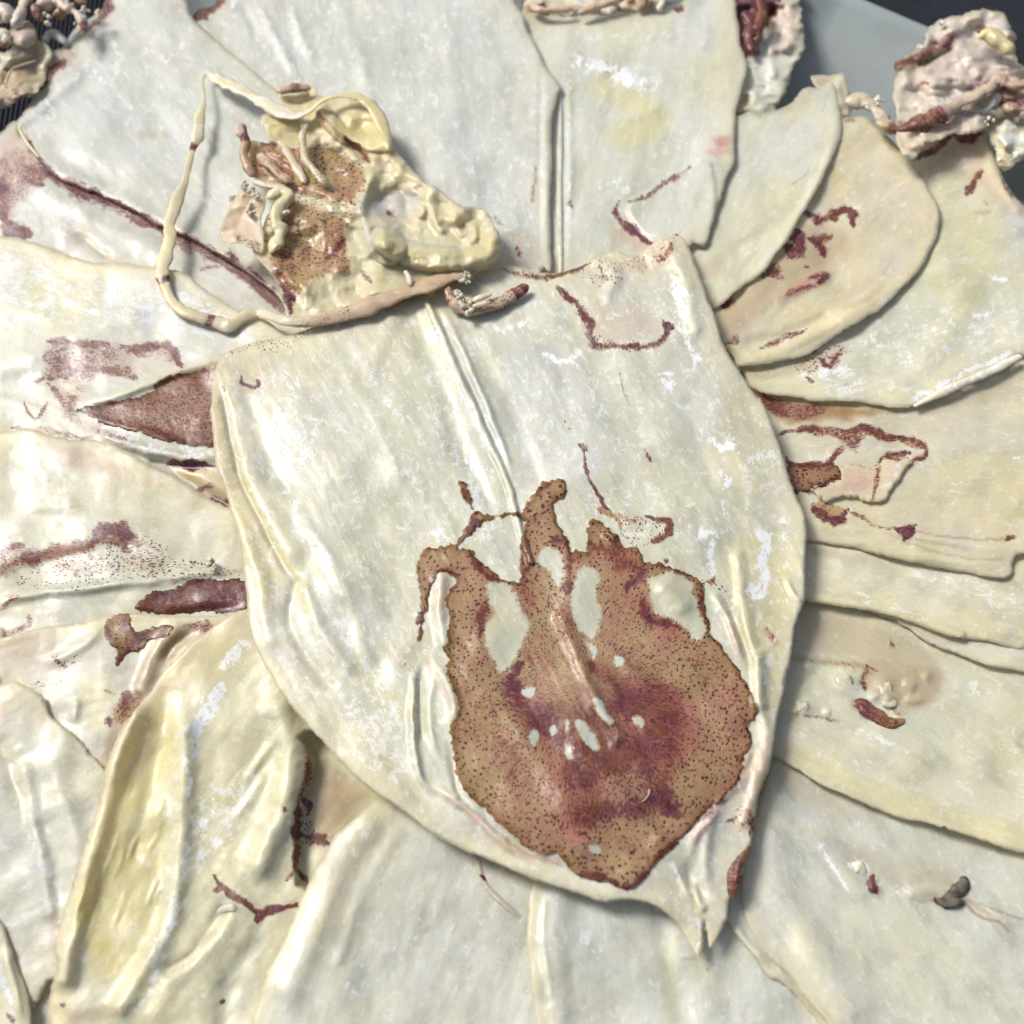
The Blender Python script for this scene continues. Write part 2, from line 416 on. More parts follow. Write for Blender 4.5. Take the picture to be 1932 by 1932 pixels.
    base = g.mix(g.math('MULTIPLY', g.math('MULTIPLY', sf, .93), notskin), base, stc)
    g.put(g.b.inputs['Base Color'], base)
    rough = g.ramp(crust, .35, .65, .30, .52)
    rough = g.math('ADD', rough, g.math('MULTIPLY', pw, .3))
    rough = g.math('SUBTRACT', rough, g.math('MULTIPLY', skin, .08))
    g.put(g.b.inputs['Roughness'], rough)
    g.b.inputs['Specular IOR Level'].default_value = .42
    g.b.inputs['Subsurface Weight'].default_value = .55
    g.b.inputs['Subsurface Radius'].default_value = (1.0, .72, .36)
    g.b.inputs['Subsurface Scale'].default_value = .0018
    hsum = g.math('ADD', g.math('MULTIPLY', fibre, .22), g.math('MULTIPLY', crust, .9))
    hsum = g.math('ADD', hsum, g.math('ADD', g.math('MULTIPLY', fine, .25), g.math('MULTIPLY', vein, .12)))
    bp = g.n('ShaderNodeBump'); bp.inputs['Strength'].default_value = .26; bp.inputs['Distance'].default_value = .0006
    g.put(bp.inputs['Height'], hsum); g.t.links.new(bp.outputs[0], g.b.inputs['Normal'])
    tr = g.n('ShaderNodeBsdfTranslucent'); g.put(tr.inputs[0], g.mix(1.0, base, (1.0, .86, .60), 'MULTIPLY'))
    ms = g.n('ShaderNodeMixShader'); g.put(ms.inputs[0], g.math('ADD', .20, g.math('MULTIPLY', rimv, .30)))
    g.t.links.new(g.b.outputs[0], ms.inputs[1]); g.t.links.new(tr.outputs[0], ms.inputs[2])
    g.b.inputs['Coat Weight'].default_value = .22; g.b.inputs['Coat Roughness'].default_value = .24
    tp = g.n('ShaderNodeBsdfTransparent'); tp.inputs[0].default_value = (1, .97, .88, 1)
    m2 = g.n('ShaderNodeMixShader')      # thin dry tissue lets the layer below show, most of all along the margins
    tf = g.math('ADD', g.ramp(big, .4, .6, .02, .07), g.math('MULTIPLY', rimv, .10), clamp=True)
    g.put(m2.inputs[0], g.math('MULTIPLY', tf, g.math('SUBTRACT', 1.0, g.math('MULTIPLY', pw, .8)), clamp=True))
    g.t.links.new(ms.outputs[0], m2.inputs[1]); g.t.links.new(tp.outputs[0], m2.inputs[2])
    g.t.links.new(m2.outputs[0], g.t.nodes['Material Output'].inputs['Surface'])
    g.m.use_transparent_shadow = False
    return g.m
FLESH = make_flesh()
def make_under():                       # plain underside of a sheet, never seen from above
    g = NG('dried_flesh_underside')
    g.put(g.b.inputs['Base Color'], g.mix(g.ramp(g.noise(g.attr('fc').outputs['Vector'], .2, 2), .3, .7), (.60, .54, .38), (.66, .62, .48)))
    g.b.inputs['Roughness'].default_value = .5
    tr = g.n('ShaderNodeBsdfTranslucent'); tr.inputs[0].default_value = (.68, .58, .38, 1)
    ms = g.n('ShaderNodeMixShader'); ms.inputs[0].default_value = .3
    g.t.links.new(g.b.outputs[0], ms.inputs[1]); g.t.links.new(tr.outputs[0], ms.inputs[2])
    tp = g.n('ShaderNodeBsdfTransparent'); m2 = g.n('ShaderNodeMixShader'); m2.inputs[0].default_value = .55
    g.t.links.new(ms.outputs[0], m2.inputs[1]); g.t.links.new(tp.outputs[0], m2.inputs[2])
    g.t.links.new(m2.outputs[0], g.t.nodes['Material Output'].inputs['Surface'])
    g.m.use_transparent_shadow = False
    return g.m
UNDER = make_under()

def plain(name, col, rough, col2=None, sc=40, spec=.5, bump=.0):
    g = NG(name); tc = g.n('ShaderNodeTexCoord').outputs['Object']
    nz = g.noise(tc, sc, 5, .6)
    g.put(g.b.inputs['Base Color'], g.mix(g.ramp(nz, .3, .7), col, col2 or tuple(c * .85 for c in col)))
    g.b.inputs['Roughness'].default_value = rough; g.b.inputs['Specular IOR Level'].default_value = spec
    if bump:
        bp = g.n('ShaderNodeBump'); bp.inputs['Strength'].default_value = bump; bp.inputs['Distance'].default_value = .0004
        g.put(bp.inputs['Height'], g.noise(tc, sc * 12, 3)); g.t.links.new(bp.outputs[0], g.b.inputs['Normal'])
    return g.m
MAT_MAT = plain('black_ribbed_vinyl', (.002, .004, .009), .6, (.006, .009, .017), 60, spec=.16, bump=.3)
MAT_INK = plain('dried_ink', (.035, .035, .03), .5, (.14, .12, .08), 700, bump=.5)
MAT_TRAY = plain('grey_green_tray', (.25, .29, .29), .42, (.21, .245, .245), 25, bump=.15)

# ------------------------------------------------------------ table mat and tray
def build_mat():
    # ribs run away from the viewer, slightly to the right; 1.7 mm apart
    pitch = .0018; half = .62; nrib = int(2 * half / pitch)
    prof = [(-.5, 0), (-.36, 0), (-.28, .55), (-.12, .8), (.12, .8), (.28, .55), (.36, 0)]
    xs = []; zs = []
    for i in range(nrib):
        for a, b in prof:
            xs.append(-half + (i + .5 + a) * pitch); zs.append(b * .001)
    xs = np.array(xs); zs = np.array(zs) - .0225
    ys = np.array([-.55, 0, .62]); n = len(xs)
    V = np.vstack([np.column_stack([xs + (y * -.12), np.full(n, y), zs]) for y in ys])
    ar = np.arange(n - 1); F = np.vstack([np.stack([ar + k * n, ar + 1 + k * n, ar + 1 + (k + 1) * n, ar + (k + 1) * n], 1) for k in range(len(ys) - 1)])
    o = mesh_obj('table_top', V, F, MAT_MAT, None, None, False); o['kind'] = 'structure'
build_mat()

def build_tray():
    rim = P('1592,-16 1985,150 2220,640 2300,1200 2060,1850 1500,2260 600,2260 -60,1950 -190,1200 -170,640 20,262 140,55 340,-80')
    rimw = world_pt(rim[:, 0], rim[:, 1], np.full(len(rim), -5.0))
    c = rimw.mean(0)
    def loop(k, z):
        w = c + (rimw - c) * k; w[:, 2] = z * .001
        out = []
        n = len(w)                                   # rounded corners
        for i in range(n):
            a, b, d = w[i - 1], w[i], w[(i + 1) % n]
            for t in (0, .33, .66, 1):
                p = b + (a - b) * .035 * (1 - t) ** 2 + (d - b) * .035 * t ** 2
                out.append(p)
        return np.array(out)
    prof = [(.96, -21.5), (1.0, -8.0), (1.004, -6.5), (1.002, -5.2), (.996, -4.8), (.988, -5.2), (.980, -7), (.915, -17), (.90, -18.5), (.87, -19), (0.001, -19)]
    L = [loop(k, z) for k, z in prof]; n = len(L[0]); V = np.vstack(L); F = []
    for k in range(len(L) - 1):
        i = np.arange(n); j = (i + 1) % n
        F.append(np.stack([i + k * n, j + k * n, j + (k + 1) * n, i + (k + 1) * n], 1))
    root_loc['tray'] = tuple((0, 0, 0))
    o = mesh_obj('serving_tray', V, np.vstack(F), MAT_TRAY, None, None, True)
    o['label'] = 'grey many-sided tray with a raised rim under the squids, on the black ribbed mat'; o['category'] = 'tray'
build_tray()

# ------------------------------------------------------------ the fan
FC = (960., 1010.)
K = 6.8
def blade(th_i, off=0., rad=0.):
    ti = math.radians(th_i)
    def H(x, y):
        th = np.arctan2(-(y - FC[1]), x - FC[0]); d = (ti - th + math.pi) % (2 * math.pi) - math.pi
        r = np.hypot(x - FC[0], y - FC[1])
        return K * np.clip(d, -1.1, 1.1) * smooth(60, 380, r) + off + rad * smooth(500, 1100, r)
    return H

squids = {}
def squid(key, th, label, outline, feats=(), base={}, off=0., rad=0., **kw):
    ol = P(outline); cx, cy = ol.mean(0)
    r = squid_root(label, cx, cy, 0)
    H = blade(th, off, rad)
    sheet('mantle', r, outline, H, feats, base, axis=math.radians(th), seed=len(squids) * 5 + 3, **kw)
    sd = len(squids) * 5 + 3; ax = math.radians(th); hf_ = [f for f in feats if f[0] == 'h']; wr = kw.get('wr', (.9, 90)); fb = kw.get('fib', .07); T = kw.get('T', 1.1) * .38
    def S(x, y):          # height of this squid's upper face
        _, h = features(x, y, hf_, {}, sd)
        c, sn = math.cos(ax), -math.sin(ax); u = (x - 966) * c + (y - 1000) * sn; v = -(x - 966) * sn + (y - 1000) * c
        return H(x, y) + h + fbm(x / wr[1], y / wr[1], sd, 2) * wr[0] + fbm(u / 110, v / 14, sd + 40, 2) * fb + fbm(x / 15, y / 15, sd + 50, 3) * fb * .8 + T * .5
    squids[key] = (r, H, S, ax)
    return r, H
def patch(name, key, outline, feats, base, off=.10, T=.4, sp=2.8, en=4., **kw):
    r, H, S, ax = squids[key]
    return sheet(name, r, outline, lambda x, y: S(x, y) + off, feats, base, sp=sp, T=T, wr=(.0001, 100), fib=.03, axis=ax, seed=hash_(name + key), en=en, edge_w=4, **kw)
def hash_(t): return sum(ord(c) * (i + 3) for i, c in enumerate(t)) % 400 + 300

# ---- under everything: a deep lining squid so no gap shows bare tray between the blades
G = 'dried squids fanned out on the tray'
squid('under_left', 150, 'purple-edged squid beneath the big pale squid at upper left',
  'a 0,690 40,650 95,632 110,700 250,700 D 300,300 500,380 640,600 560,640 400,620 200,560 -40,520 -40,260',
  [('stain', 's', 'a 0,1010 10,1100 30,1170 80,1215', 13, 1.2), ('stain', 's', 'a 90,935 150,945 225,965', 6, 1.1), ('stain', 's', 'a 40,820 20,870', 7, .9),
   ('stain', 'p', 'a 0,800 60,760 140,760 250,900 240,960 80,1100 0,1150', 20, .68), ('stain', 'p', 'a 0,820 60,840 80,960 30,1160 120,1220 0,1230', 8, .85), ('stain', 'p', 'a 150,720 220,830 330,930 500,1000 480,1030 330,980 200,900 130,800', 9, .8), ('stain', 's', 'a 60,1180 160,1215', 8, 1.3), ('pink', 'p', 'a 0,690 90,640 200,820 120,1000 0,1200', 20, .5),
   ('stain', 's', 'a 160,700 200,820 300,940 440,1010 650,1090 860,1200 1060,1290 1180,1360 1350,1480 1480,1620', 11, 1.0),
   ('stain', 'p', 'a 1090,1300 1170,1310 1330,1420 1460,1560 1510,1640 1400,1590 1250,1440 1130,1390', 8, 1.3), ('stain', 's', 'a 1030,1405 1140,1385', 4, .8),
   ('tan', 'p', 'a 1250,1450 1400,1500 1500,1640 1400,1600', 10, .4), ('h', 's', 'a 200,960 500,1120 800,1300', 22, .8), ('powder', 'p', 'a 150,950 350,1000 500,1200 300,1250 60,1150', 25, .6),
   ('h', 's', 'a 350,1190 500,1290 600,1340', 9, -.7), ('tan', 's', 'a 350,1190 500,1290 600,1340', 7, .35), ('yellow', 's', 'a 400,1210 620,1340', 16, .6)],
  {'grey': .6, 'pink': .08}, off=-3.5, wr=(.8, 70))
# strand of cream tissue on its corner is a part built later

squid('left_upper', 163, 'squid at left with streaky purple marks and a spotted patch under the tentacle loop',
  'a -100,1225 0,1223 100,1235 200,1265 330,1310 450,1355 560,1362 640,1360 720,1375 850,1390 950,1410 1050,1490 1150,1560 1250,1610 1380,1660 1480,1730 D 620,700 640,900 520,1020 430,1010 330,960 150,900 -60,860',
  [('stain', 'p', 'd 220,0 420,-10 600,10 900,30 980,120 900,150 700,110 500,230 300,240 170,215 220,120', 34, .62), ('stain', 'p', 'd 280,240 500,260 420,340 560,500 900,560 1150,600 1150,640 800,600 520,540 330,420', 30, .64), ('pink', 'p', 'd 220,0 900,40 900,180 500,260 600,560 330,430 230,200', 30, .22), ('stain', 's', 'd 240,20 380,30 560,30', 8, 1.2), ('stain', 's', 'd 640,40 700,55 850,40 900,80 935,130', 10, 1.2), ('stain', 's', 'd 250,60 230,110 300,150', 4, .7),
   ('stain', 's', 'd 290,200 420,150 560,160 700,190', 10, .8), ('skin', 's', 'd 420,150 560,150 660,160', 12, .7), ('stain', 's', 'd 170,215 280,210', 5, .8),
   ('stain', 's', 'd 250,240 290,290 340,330 380,360', 5, 1.0), ('stain', 's', 'd 330,320 390,310', 7, 1.0), ('stain', 's', 'd 640,180 700,200', 7, .8),
 ('stain', 's', 'd 460,350 600,320', 5, .8),
   ('stain', 's', 'd 380,400 470,440 560,500 780,560', 7, .55), ('stain', 's', 'd 120,330 180,420 250,330', 2.5, .9), ('stain', 's', 'd 60,465 200,480 470,520', 6, .8), ('stain','s','d 500,500 510,450',5,.9),
   ('h', 's', 'd 420,340 600,300 780,230 950,160 1120,110', 9, 1.3), ('h', 's', 'd 430,400 700,470 1000,560', 10, .5), ('yellow', 's', 'd 600,290 800,220 1120,100', 12, .3), ('tan', 's', 'd 820,215 1000,160 1130,130', 6, .8),
   ('stain', 's', 'd 860,665 1000,655 1110,665', 8, 1.4), ('tan', 'p', 'd 600,560 900,690 1200,700 1200,900 900,820 700,620', 12, .45), ('stain', 's', 'd 1020,790 1120,760', 6, .9),
   ('stain', 's', 'd 1100,830 1200,850', 9, .9), ('yellow', 'p', 'd 900,700 1120,690 1200,800 1000,760', 9, .8),
   ('h', 's', 'd 560,510 800,590 1000,620 1110,600', 14, 1.2), ('h', 's', 'd 560,560 900,655 1120,670', 8, -1.4), ('h', 's', 'd 800,640 1000,760 1180,860', 12, -1.6), ('powder', 's', 'd 560,500 800,580 1100,600', 16, .9),
   ('powder', 'p', 'D -20,470 150,500 360,540 480,640 300,640 150,600 -20,640', 22, .85), ('yellow', 'p', 'D 50,500 130,500 200,560 110,640 50,600', 16, .5),
   ('h', 's', 'D 0,700 120,640 250,600', 24, .6)],
  {}, off=-.3, T=1.2, lift=.4)

squid('left_middle', 180, 'squid at left with long spotted brown bands, just below the purple-streaked one',
  'd -60,480 0,480 150,470 260,500 400,525 540,535 660,580 760,650 860,690 950,740 1050,810 1150,860 1200,880 D 600,1000 600,1230 480,1260 300,1250 -40,1290 -50,1000',
  [('stain', 'p', 'd 0,1100 120,1080 270,1110 480,1010 620,980 720,1020 900,1110 700,1110 480,1100 300,1160 100,1240 0,1250', 22, .58), ('stain', 'p', 'd 250,1160 700,1100 1000,1180 1200,1220 700,1220 350,1260', 12, .3), ('dots', 'p', 'd 90,1220 400,1100 700,1050 900,1130 1270,1200 1270,1250 800,1250 400,1310 130,1310', 14, .9),
   ('stain', 's', 'd 0,1110 60,1090 130,1075', 7, 1.0), ('stain', 's', 'd 0,1210 60,1190 170,1130 270,1110 400,1080 480,1050 600,1010', 12, .85), ('stain', 's', 'd 490,1000 600,985 700,1030', 11, 1.25),
   ('stain', 's', 'd 600,1010 690,1030', 9, 1.6), ('stain', 's', 'd 640,1090 720,1080', 7, .8), ('skin', 's', 'd 0,1190 200,1140 480,1060 700,1060', 12, .75), ('skin', 's', 'd 900,1260 1100,1220 1280,1200', 7, .5),
   ('dots', 'p', 'd 650,1040 800,1020 900,1100 800,1150 600,1120', 9, .8), ('stain', 's', 'd 0,1110 10,1210', 9, 1.0),
   
   ('h', 's', 'd -20,1400 60,1350 250,1315 500,1290 700,1265 900,1270', 8, 1.3), ('stain', 's', 'd 0,1410 40,1370 90,1340', 4, .8), ('stain', 's', 'd 150,1440 160,1490', 5, .9), ('stain', 's', 'd 20,1540 80,1510 150,1490', 6, .7),
   ('h', 's', 'd 700,1250 900,1240 1280,1190', 8, .8), ('h', 's', 'd 850,1440 1000,1420 1280,1390', 10, -1.0), ('h', 's', 'd 100,1210 400,1130 650,1080', 14, -.5),
   ('pink', 'p', 'd 200,550 450,560 800,700 1100,870 800,800 400,700', 18, .28), ('tan', 's', 'd 60,480 300,510 640,580', 5, .3), ('powder', 's', 'd 700,640 900,730', 14, .5), ('powder', 's', 'd 250,1660 400,1560', 10, .3)],
  {'tan': .07}, off=.2, T=1.2, lift=.7)

squid('left_lower', 197, 'squid at left under the yellow one, with a triangular maroon patch by its fold',
  'd -60,1555 0,1550 100,1530 200,1500 350,1480 500,1455 600,1430 700,1425 900,1435 1050,1440 1180,1430 D 560,1150 600,1300 420,1560 330,1800 300,2000 -60,2000 -60,1700',
  [   ('stain', 's', 'd 550,1500 580,1560', 4, .8), ('dots', 's', 'd 270,1660 330,1690 390,1670', 9, .9), ('stain', 's', 'd 270,1660 350,1700', 4, .9), ('dots', 's', 'd 190,1800 300,1800', 6, .9), ('stain', 's', 'd 320,1760 290,1810', 3, .7),
   ('skin', 'p', 'd 620,1830 700,1810 760,1840 700,1960 600,2000', 8, .9), ('stain', 'p', 'd 630,1830 700,1820 750,1850 640,1960', 8, .7), ('stain', 's', 'g 570,345 572,385', 5, 1.4), ('stain', 's', 'd 520,1820 600,1840', 2.5, .6),
   ('tan', 'p', 'd 700,1700 900,1500 1200,1440 1250,1600 900,1700 700,1900', 20, .55), ('h', 's', 'd 520,1470 470,1560 330,1650 200,1690', 10, .9), ('h', 's', 'd 900,1500 800,1640 740,1800', 14, 1.1), ('h', 's', 'd 1050,1480 900,1600 850,1700', 10, -1.0),
   ('pink', 'p', 'd 0,1560 300,1500 400,1600 200,1740 0,1780', 20, .25), ('yellow', 'p', 'd 380,1800 520,1700 600,1850 500,2100', 20, .5), ('tan', 's', 'g 450,620 560,560 620,300', 14, .6), ('h','s','g 400,240 380,380',8,.8), ('stain','s','d 950,1490 1100,1480',8,.9)],
  {'pink': .08}, off=.5, T=1.3, lift=.6)

squid('left_bottom', 208, 'ragged translucent squid at the lower left edge with faint orange blotches',
  'g -60,175 0,170 80,155 170,188 220,250 270,350 350,400 400,450 470,530 545,610 700,800 900,1500 500,1800 280,1700 200,1800 160,1845 100,1700 D -60,1760',
  [('tan', 's', 'g 210,330 290,380', 10, .22), ('pink', 's', 'g 220,350 280,440', 12, .4), ('pink', 's', 'g 0,250 20,350', 12, .4), ('yellow', 's', 'g 0,500 120,600 100,900', 22, .4), ('tan', 's', 'g 380,500 440,540', 8, .2),
   ('h', 's', 'g 330,400 300,700 400,1000 330,1500', 24, .8), ('h', 's', 'g 120,620 200,1000 260,1350', 14, 1.0), ('powder', 's', 'g 150,980 250,1150 300,1300', 12, .6), ('powder', 's', 'g 190,1560 240,1620', 14, .7), ('h', 's', 'g 0,500 100,700 200,900', 18, -.8),
   ('pink', 's', 'g 290,1380 280,1560', 8, .4), ('grey', 'p', 'g 0,850 200,850 300,1100 250,1400 0,1200', 26, .7), ('stain', 's', 'g 20,265 20,270', 2, 1.)],
  {'tan': .05, 'grey': .3}, off=.9, T=1.3, en=3.2, lift=.3)

squid('corner_strip', 216, 'narrow white rimmed strip of squid in the bottom left corner',
  'D -60,1690 g 0,1390 40,1500 100,1650 150,1800 165,1932 D 62,1995 -60,1995',
  [('powder', 's', 'g 0,1650 40,1760 80,1900', 9, 1.2), ('stain', 's', 'g 40,1880 70,1930', 4, 1.), ('h', 's', 'g 10,1500 80,1750 110,1930', 9, 1.2), ('tan', 's', 'g 100,1700 160,1900', 6, .4)],
  {}, off=.8)

_r = random.Random(11); WR = []
for _k in range(26):          # fine long wrinkles down the yellow half
    _x, _y = _r.uniform(430, 860), _r.uniform(350, 1350); _l = _r.uniform(120, 330)
    WR.append(('h', 's', f'g {_x:.0f},{_y:.0f} {_x - .16 * _l + _r.uniform(-12, 12):.0f},{_y + _l * .5:.0f} {_x - .38 * _l:.0f},{_y + _l:.0f}', _r.uniform(2.6, 4.5), _r.uniform(.14, .34)))
squid('yellow_left', 232, 'thick yellow squid at lower left with powdery streaks and a branching maroon vein',
  'd 1300,1400 1280,1405 1200,1430 1120,1480 1000,1570 920,1660 840,1730 800,1800 720,1900 g 640,380 590,480 550,600 530,720 500,820 440,1000 390,1150 350,1290 310,1420 285,1560 298,1620 270,1720 250,1880 265,1932 D 110,1998 600,1998 760,1700 740,1500 640,1250 560,1120 500,1110',
  [('yellow', 'p', 'g 640,380 850,260 950,400 900,700 900,1000 850,1350 700,1700 400,1700 350,1400 500,900', 26, 1.0), ('yellow', 's', 'g 1400,400 1600,500 1450,800', 26, .6),
   ('stain', 's', 'g 1110,1165 1150,1220 1230,1280 1290,1310 1330,1345 1420,1340 1500,1320 1570,1310', 4.5, 2.0), ('stain', 's', 'g 1310,1385 1350,1375 1400,1345', 5, 1.8), ('stain', 's', 'g 1110,1240 1160,1230', 2.5, 1.4),
   ('stain', 's', 'g 1600,540 1590,640 1560,740 1610,800 1600,840', 5, 1.2), ('stain', 's', 'g 1545,760 1540,900 1530,1050 1520,1130', 5, 1.5), ('stain', 's', 'g 1560,960 1620,985 1700,1010', 9, 1.4), ('dots', 'p', 'g 1540,880 1620,880 1700,1010 1560,1000', 6, 1), ('stain', 's', 'g 1530,1120 1590,1200', 4, 1.5), ('stain', 's', 'g 1520,1130 1490,1200', 4, 1.1),
   ('dots', 's', 'g 1590,560 1610,700', 8, .8), ('stain', 's', 'g 1480,800 1475,830', 4, 1.3), ('tan', 'p', 'g 1580,480 1700,560 1930,760 1800,900 1660,1040 1570,960 1560,700', 12, .36), ('pink', 'p', 'g 1620,600 1900,740 1680,1030', 20, .3),  # tan patch right of the vein: shade below the centre squid, painted in
   ('h', 'p', 'g 1580,420 1620,560 1540,800 1540,1100 1600,1250 D 800,1700 760,1400', 10, -4.2),
   ('h', 's', 'g 1450,300 1510,500 1490,700 1440,900 1350,1100', 28, 3.0), ('h', 's', 'g 1250,700 1350,560 1480,380', 9, .6), ('h', 's', 'g 1180,900 1300,760 1420,560', 9, .5),
   ('h', 's', 'g 960,400 950,800 920,1150 880,1400 780,1600 620,1850', 20, 1.8), ('h', 's', 'g 1250,1300 1100,1500 900,1700 800,1900', 22, .9), ('h', 's', 'g 1150,1350 1010,1560 870,1650', 12, -1.0), ('h', 's', 'g 1350,1450 1200,1700 1150,1930', 20, -.7),
   ('h', 's', 'g 860,220 840,420 800,600 760,800 700,1050', 20, -.9), ('h', 's', 'g 700,330 620,520 560,750 470,1050 400,1350 330,1700', 20, 3.0),
   ] + WR + [
   ('powder', 's', 'g 1140,195 1110,270 1060,330 1000,400', 12, 2.2), ('powder', 's', 'g 1080,340 1020,430 1010,520', 12, 2.2), ('powder', 's', 'g 960,560 985,640 985,740', 7, 1.6), ('powder', 's', 'd 1270,1590 1200,1660 1160,1690', 14, 1.6), ('powder', 's', 'g 1060,240 1050,260', 5, 2),
   ('powder', 's', 'g 970,1000 930,1230 880,1440 810,1560', 12, 1.1), ('powder', 's', 'g 820,1580 800,1700 700,1850', 10, .9), ('powder', 'p', 'g 950,850 1200,600 1400,650 1250,1000 1000,1150', 26, .7), ('powder', 's', 'g 1050,900 1120,1000', 16, 1.0),
   ('tan', 's', 'g 1120,1450 1000,1560 880,1640', 7, .35), ('tan', 's', 'g 1180,1320 1130,1380 1230,1330', 6, .3), ('pink', 's', 'g 300,1350 285,1580', 8, .5), ('tan', 's', 'g 280,1860 420,1890 600,1860', 14, .35), ('stain', 's', 'g 320,1835 345,1840', 3, 1.),
   ('tan', 's', 'g 1300,1420 1250,1650 1180,1750', 4, .3), ('grey', 's', 'g 400,1500 450,1900', 30, .5), ('stain','s','g 1140,1825 1160,1812',2,1.6), ('grey', 'p', 'g 1100,1900 1250,1500 1400,1400 1300,1900', 20, .4)],
  {'yellow': .45}, off=1.2, T=1.7, sp=3.4, lift=.5, wr=(1.1, 90))

squid('bottom_left', 252, 'broad smooth grey-cream squid at the bottom, left of the one under the pointed tip',
  'D 760,1470 g 1932,780 1800,900 1720,970 1690,1040 1640,1130 1560,1290 1500,1430 1440,1560 1390,1650 1340,1800 1310,1932 D 470,1998 1090,1998 1080,1800 1030,1650 950,1500 850,1400',
  [('h', 's', 'g 1900,900 1760,1100 1650,1400 1500,1750', 30, 1.5), ('h', 's', 'h 300,950 150,1200 0,1600', 14, .5), ('grey', 'p', 'h 200,800 700,900 980,1500 800,1700 500,1400 300,1100', 30, .6), ('powder', 's', 'h 160,1500 210,1360 170,1440', 6, .6), ('powder', 's', 'h 20,1650 100,1760 200,1720', 14, .5),
   ('yellow', 'p', 'g 1500,1500 1800,1300 1930,1500 1700,1900', 30, .4), ('tan', 's', 'h 450,1450 475,1425', 4, .5), ('powder', 's', 'h 60,1050 200,870', 12, .5)],
  {'grey': .55, 'yellow': .1}, off=2.0, T=1.5, lift=.6, wr=(1.0, 120))

squid('bottom_sliver', 262, 'dull brownish sliver of squid wedged between two pale squids below the centre',
  'D 860,1540 h 670,900 690,1050 700,1130 750,1230 850,1330 940,1410 1000,1450 D 1070,1800 1200,1700 1000,1480',
  [('stain', 's', 'h 735,1172 790,1190 835,1212', 3, 1.6), ('tan', 'p', 'h 700,1000 1050,1000 1050,1500 850,1300', 30, .16), ('h', 's', 'h 720,1050 740,1180 850,1300 960,1400', 8, .8), ('powder', 's', 'h 760,1220 860,1320', 4, .8)],
  {'grey': .4, 'pink': .2, 'tan': .15}, off=1.4, T=.8)

squid('bottom_centre', 274, 'pale grey squid at bottom centre, under the pointed tip of the centre squid',
  'h 1010,1150 1003,1200 985,1330 975,1450 985,1600 1000,1740 1030,1932 D 1030,2000 1650,2000 1560,1700 1350,1480 1100,1450',
  [('h', 's', 'h 1150,1200 1120,1500 1150,1932', 26, 1.2), ('grey', 'p', 'h 1300,1250 1700,1250 1750,1500 1650,1800 1500,1400', 24, .8), ('powder', 's', 'h 1260,1450 1330,1600', 14, .6), ('powder', 's', 'h 1100,1250 1130,1350', 12, .4), ('yellow', 's', 'h 1700,1500 1720,1900', 24, .7), ('yellow', 's', 'h 1020,1300 1010,1600 1100,1900', 10, .4), ('yellow', 's', 'h 1850,1400 1900,1700', 26, .5),
   ('tan', 's', 'h 1780,1600 1850,1590', 4, .4), ('h', 's', 'h 1650,1350 1700,1600 1800,1932', 20, -.7), ('h', 's', 'h 1080,1220 1060,1500 1120,1932', 6, .5), ('stain','s','h 1916,1647 1918,1648',2,1.3)],
  {'grey': .6}, off=1.6, T=1.3, lift=.5)

squid('bottom_fold', 288, 'thin squid showing as a narrow band beside the big squid at lower right',
  'D 1352,1650 i 385,1290 400,1400 460,1500 540,1600 600,1680 680,1720 800,1850 900,1960 D 1620,2000 1640,1700 1450,1500',
  [('h', 's', 'i 420,1400 500,1520 620,1640', 8, .9), ('tan', 's', 'i 620,1700 690,1720', 3, .6), ('grey', 'p', 'i 420,1380 650,1500 700,1800', 30, .5)],
  {'grey': .3}, off=1.0, T=1.0)

squid('right_bottom', 303, 'large pale green-grey squid filling the lower right corner with a small blackish blob',
  'i 560,520 600,620 560,750 520,900 490,1010 470,1130 460,1250 490,1380 550,1500 620,1600 700,1665 800,1800 920,1940 D 1600,2000 2005,2000 2005,1450 1700,1380 1480,1350',
  [('stain', 's', 'i 1150,1165 1150,1210 1162,1255', 7, 1.9), ('tan', 's', 'i 1130,1160 1180,1260', 9, .5), ('stain', 's', 'i 1480,1285 1540,1300 1620,1300', 6, 1.7), ('grey', 's', 'i 1610,1170 1620,1230 1520,1280', 11, 1.6), ('stain', 's', 'i 1600,1165 1625,1220 1560,1240 1510,1285', 6, .9),
   ('tan', 's', 'i 1400,1300 1480,1290 1650,1300 1750,1370', 5, .5), ('tan', 's', 'i 1640,1310 1720,1390 1800,1400 1850,1450', 3, .9), ('tan', 's', 'i 1640,1290 1800,1340 1932,1390', 2.5, .7), ('tan', 'p', 'i 900,950 1300,1050 1600,1150 1500,1280 1300,1250 1000,1100', 26, .30),
   ('tan', 'p', 'i 620,560 1000,740 1250,880 900,900 640,720', 30, .20), ('grey', 'p', 'i 650,720 800,780 950,900 850,930 700,850', 18, 1.0), ('powder', 's', 'i 870,990 930,1100 1010,1240', 6, 1.3), ('powder', 's', 'i 1040,1110 1110,1130', 14, .9), ('powder', 's', 'i 1200,1200 1290,1230', 14, .6),  # first tan polygon paints the shade that right_lower's edge drops here
   ('h', 's', 'i 640,760 620,1000 680,1250 800,1500 1050,1850', 34, 1.3), ('h', 's', 'i 700,900 900,1050 1100,1250', 14, .4), ('h', 's', 'i 1350,1250 1500,1240 1600,1290', 12, .7), ('h','s','i 1150,1160 1160,1260', 8, .6), ('yellow', 'p', 'i 950,1300 1700,1500 1900,1900 1200,1900', 40, .4), ('grey', 'p', 'i 1250,880 1930,1050 1930,1350 1700,1200', 30, .7),
   ('stain','s','i 293,1643 297,1645',2,1.3), ('h','s','i 1650,1300 1932,1430',6,.5)],
  {'grey': .5, 'yellow': .1}, off=.2, T=1.5, lift=.4, wr=(.9, 130))

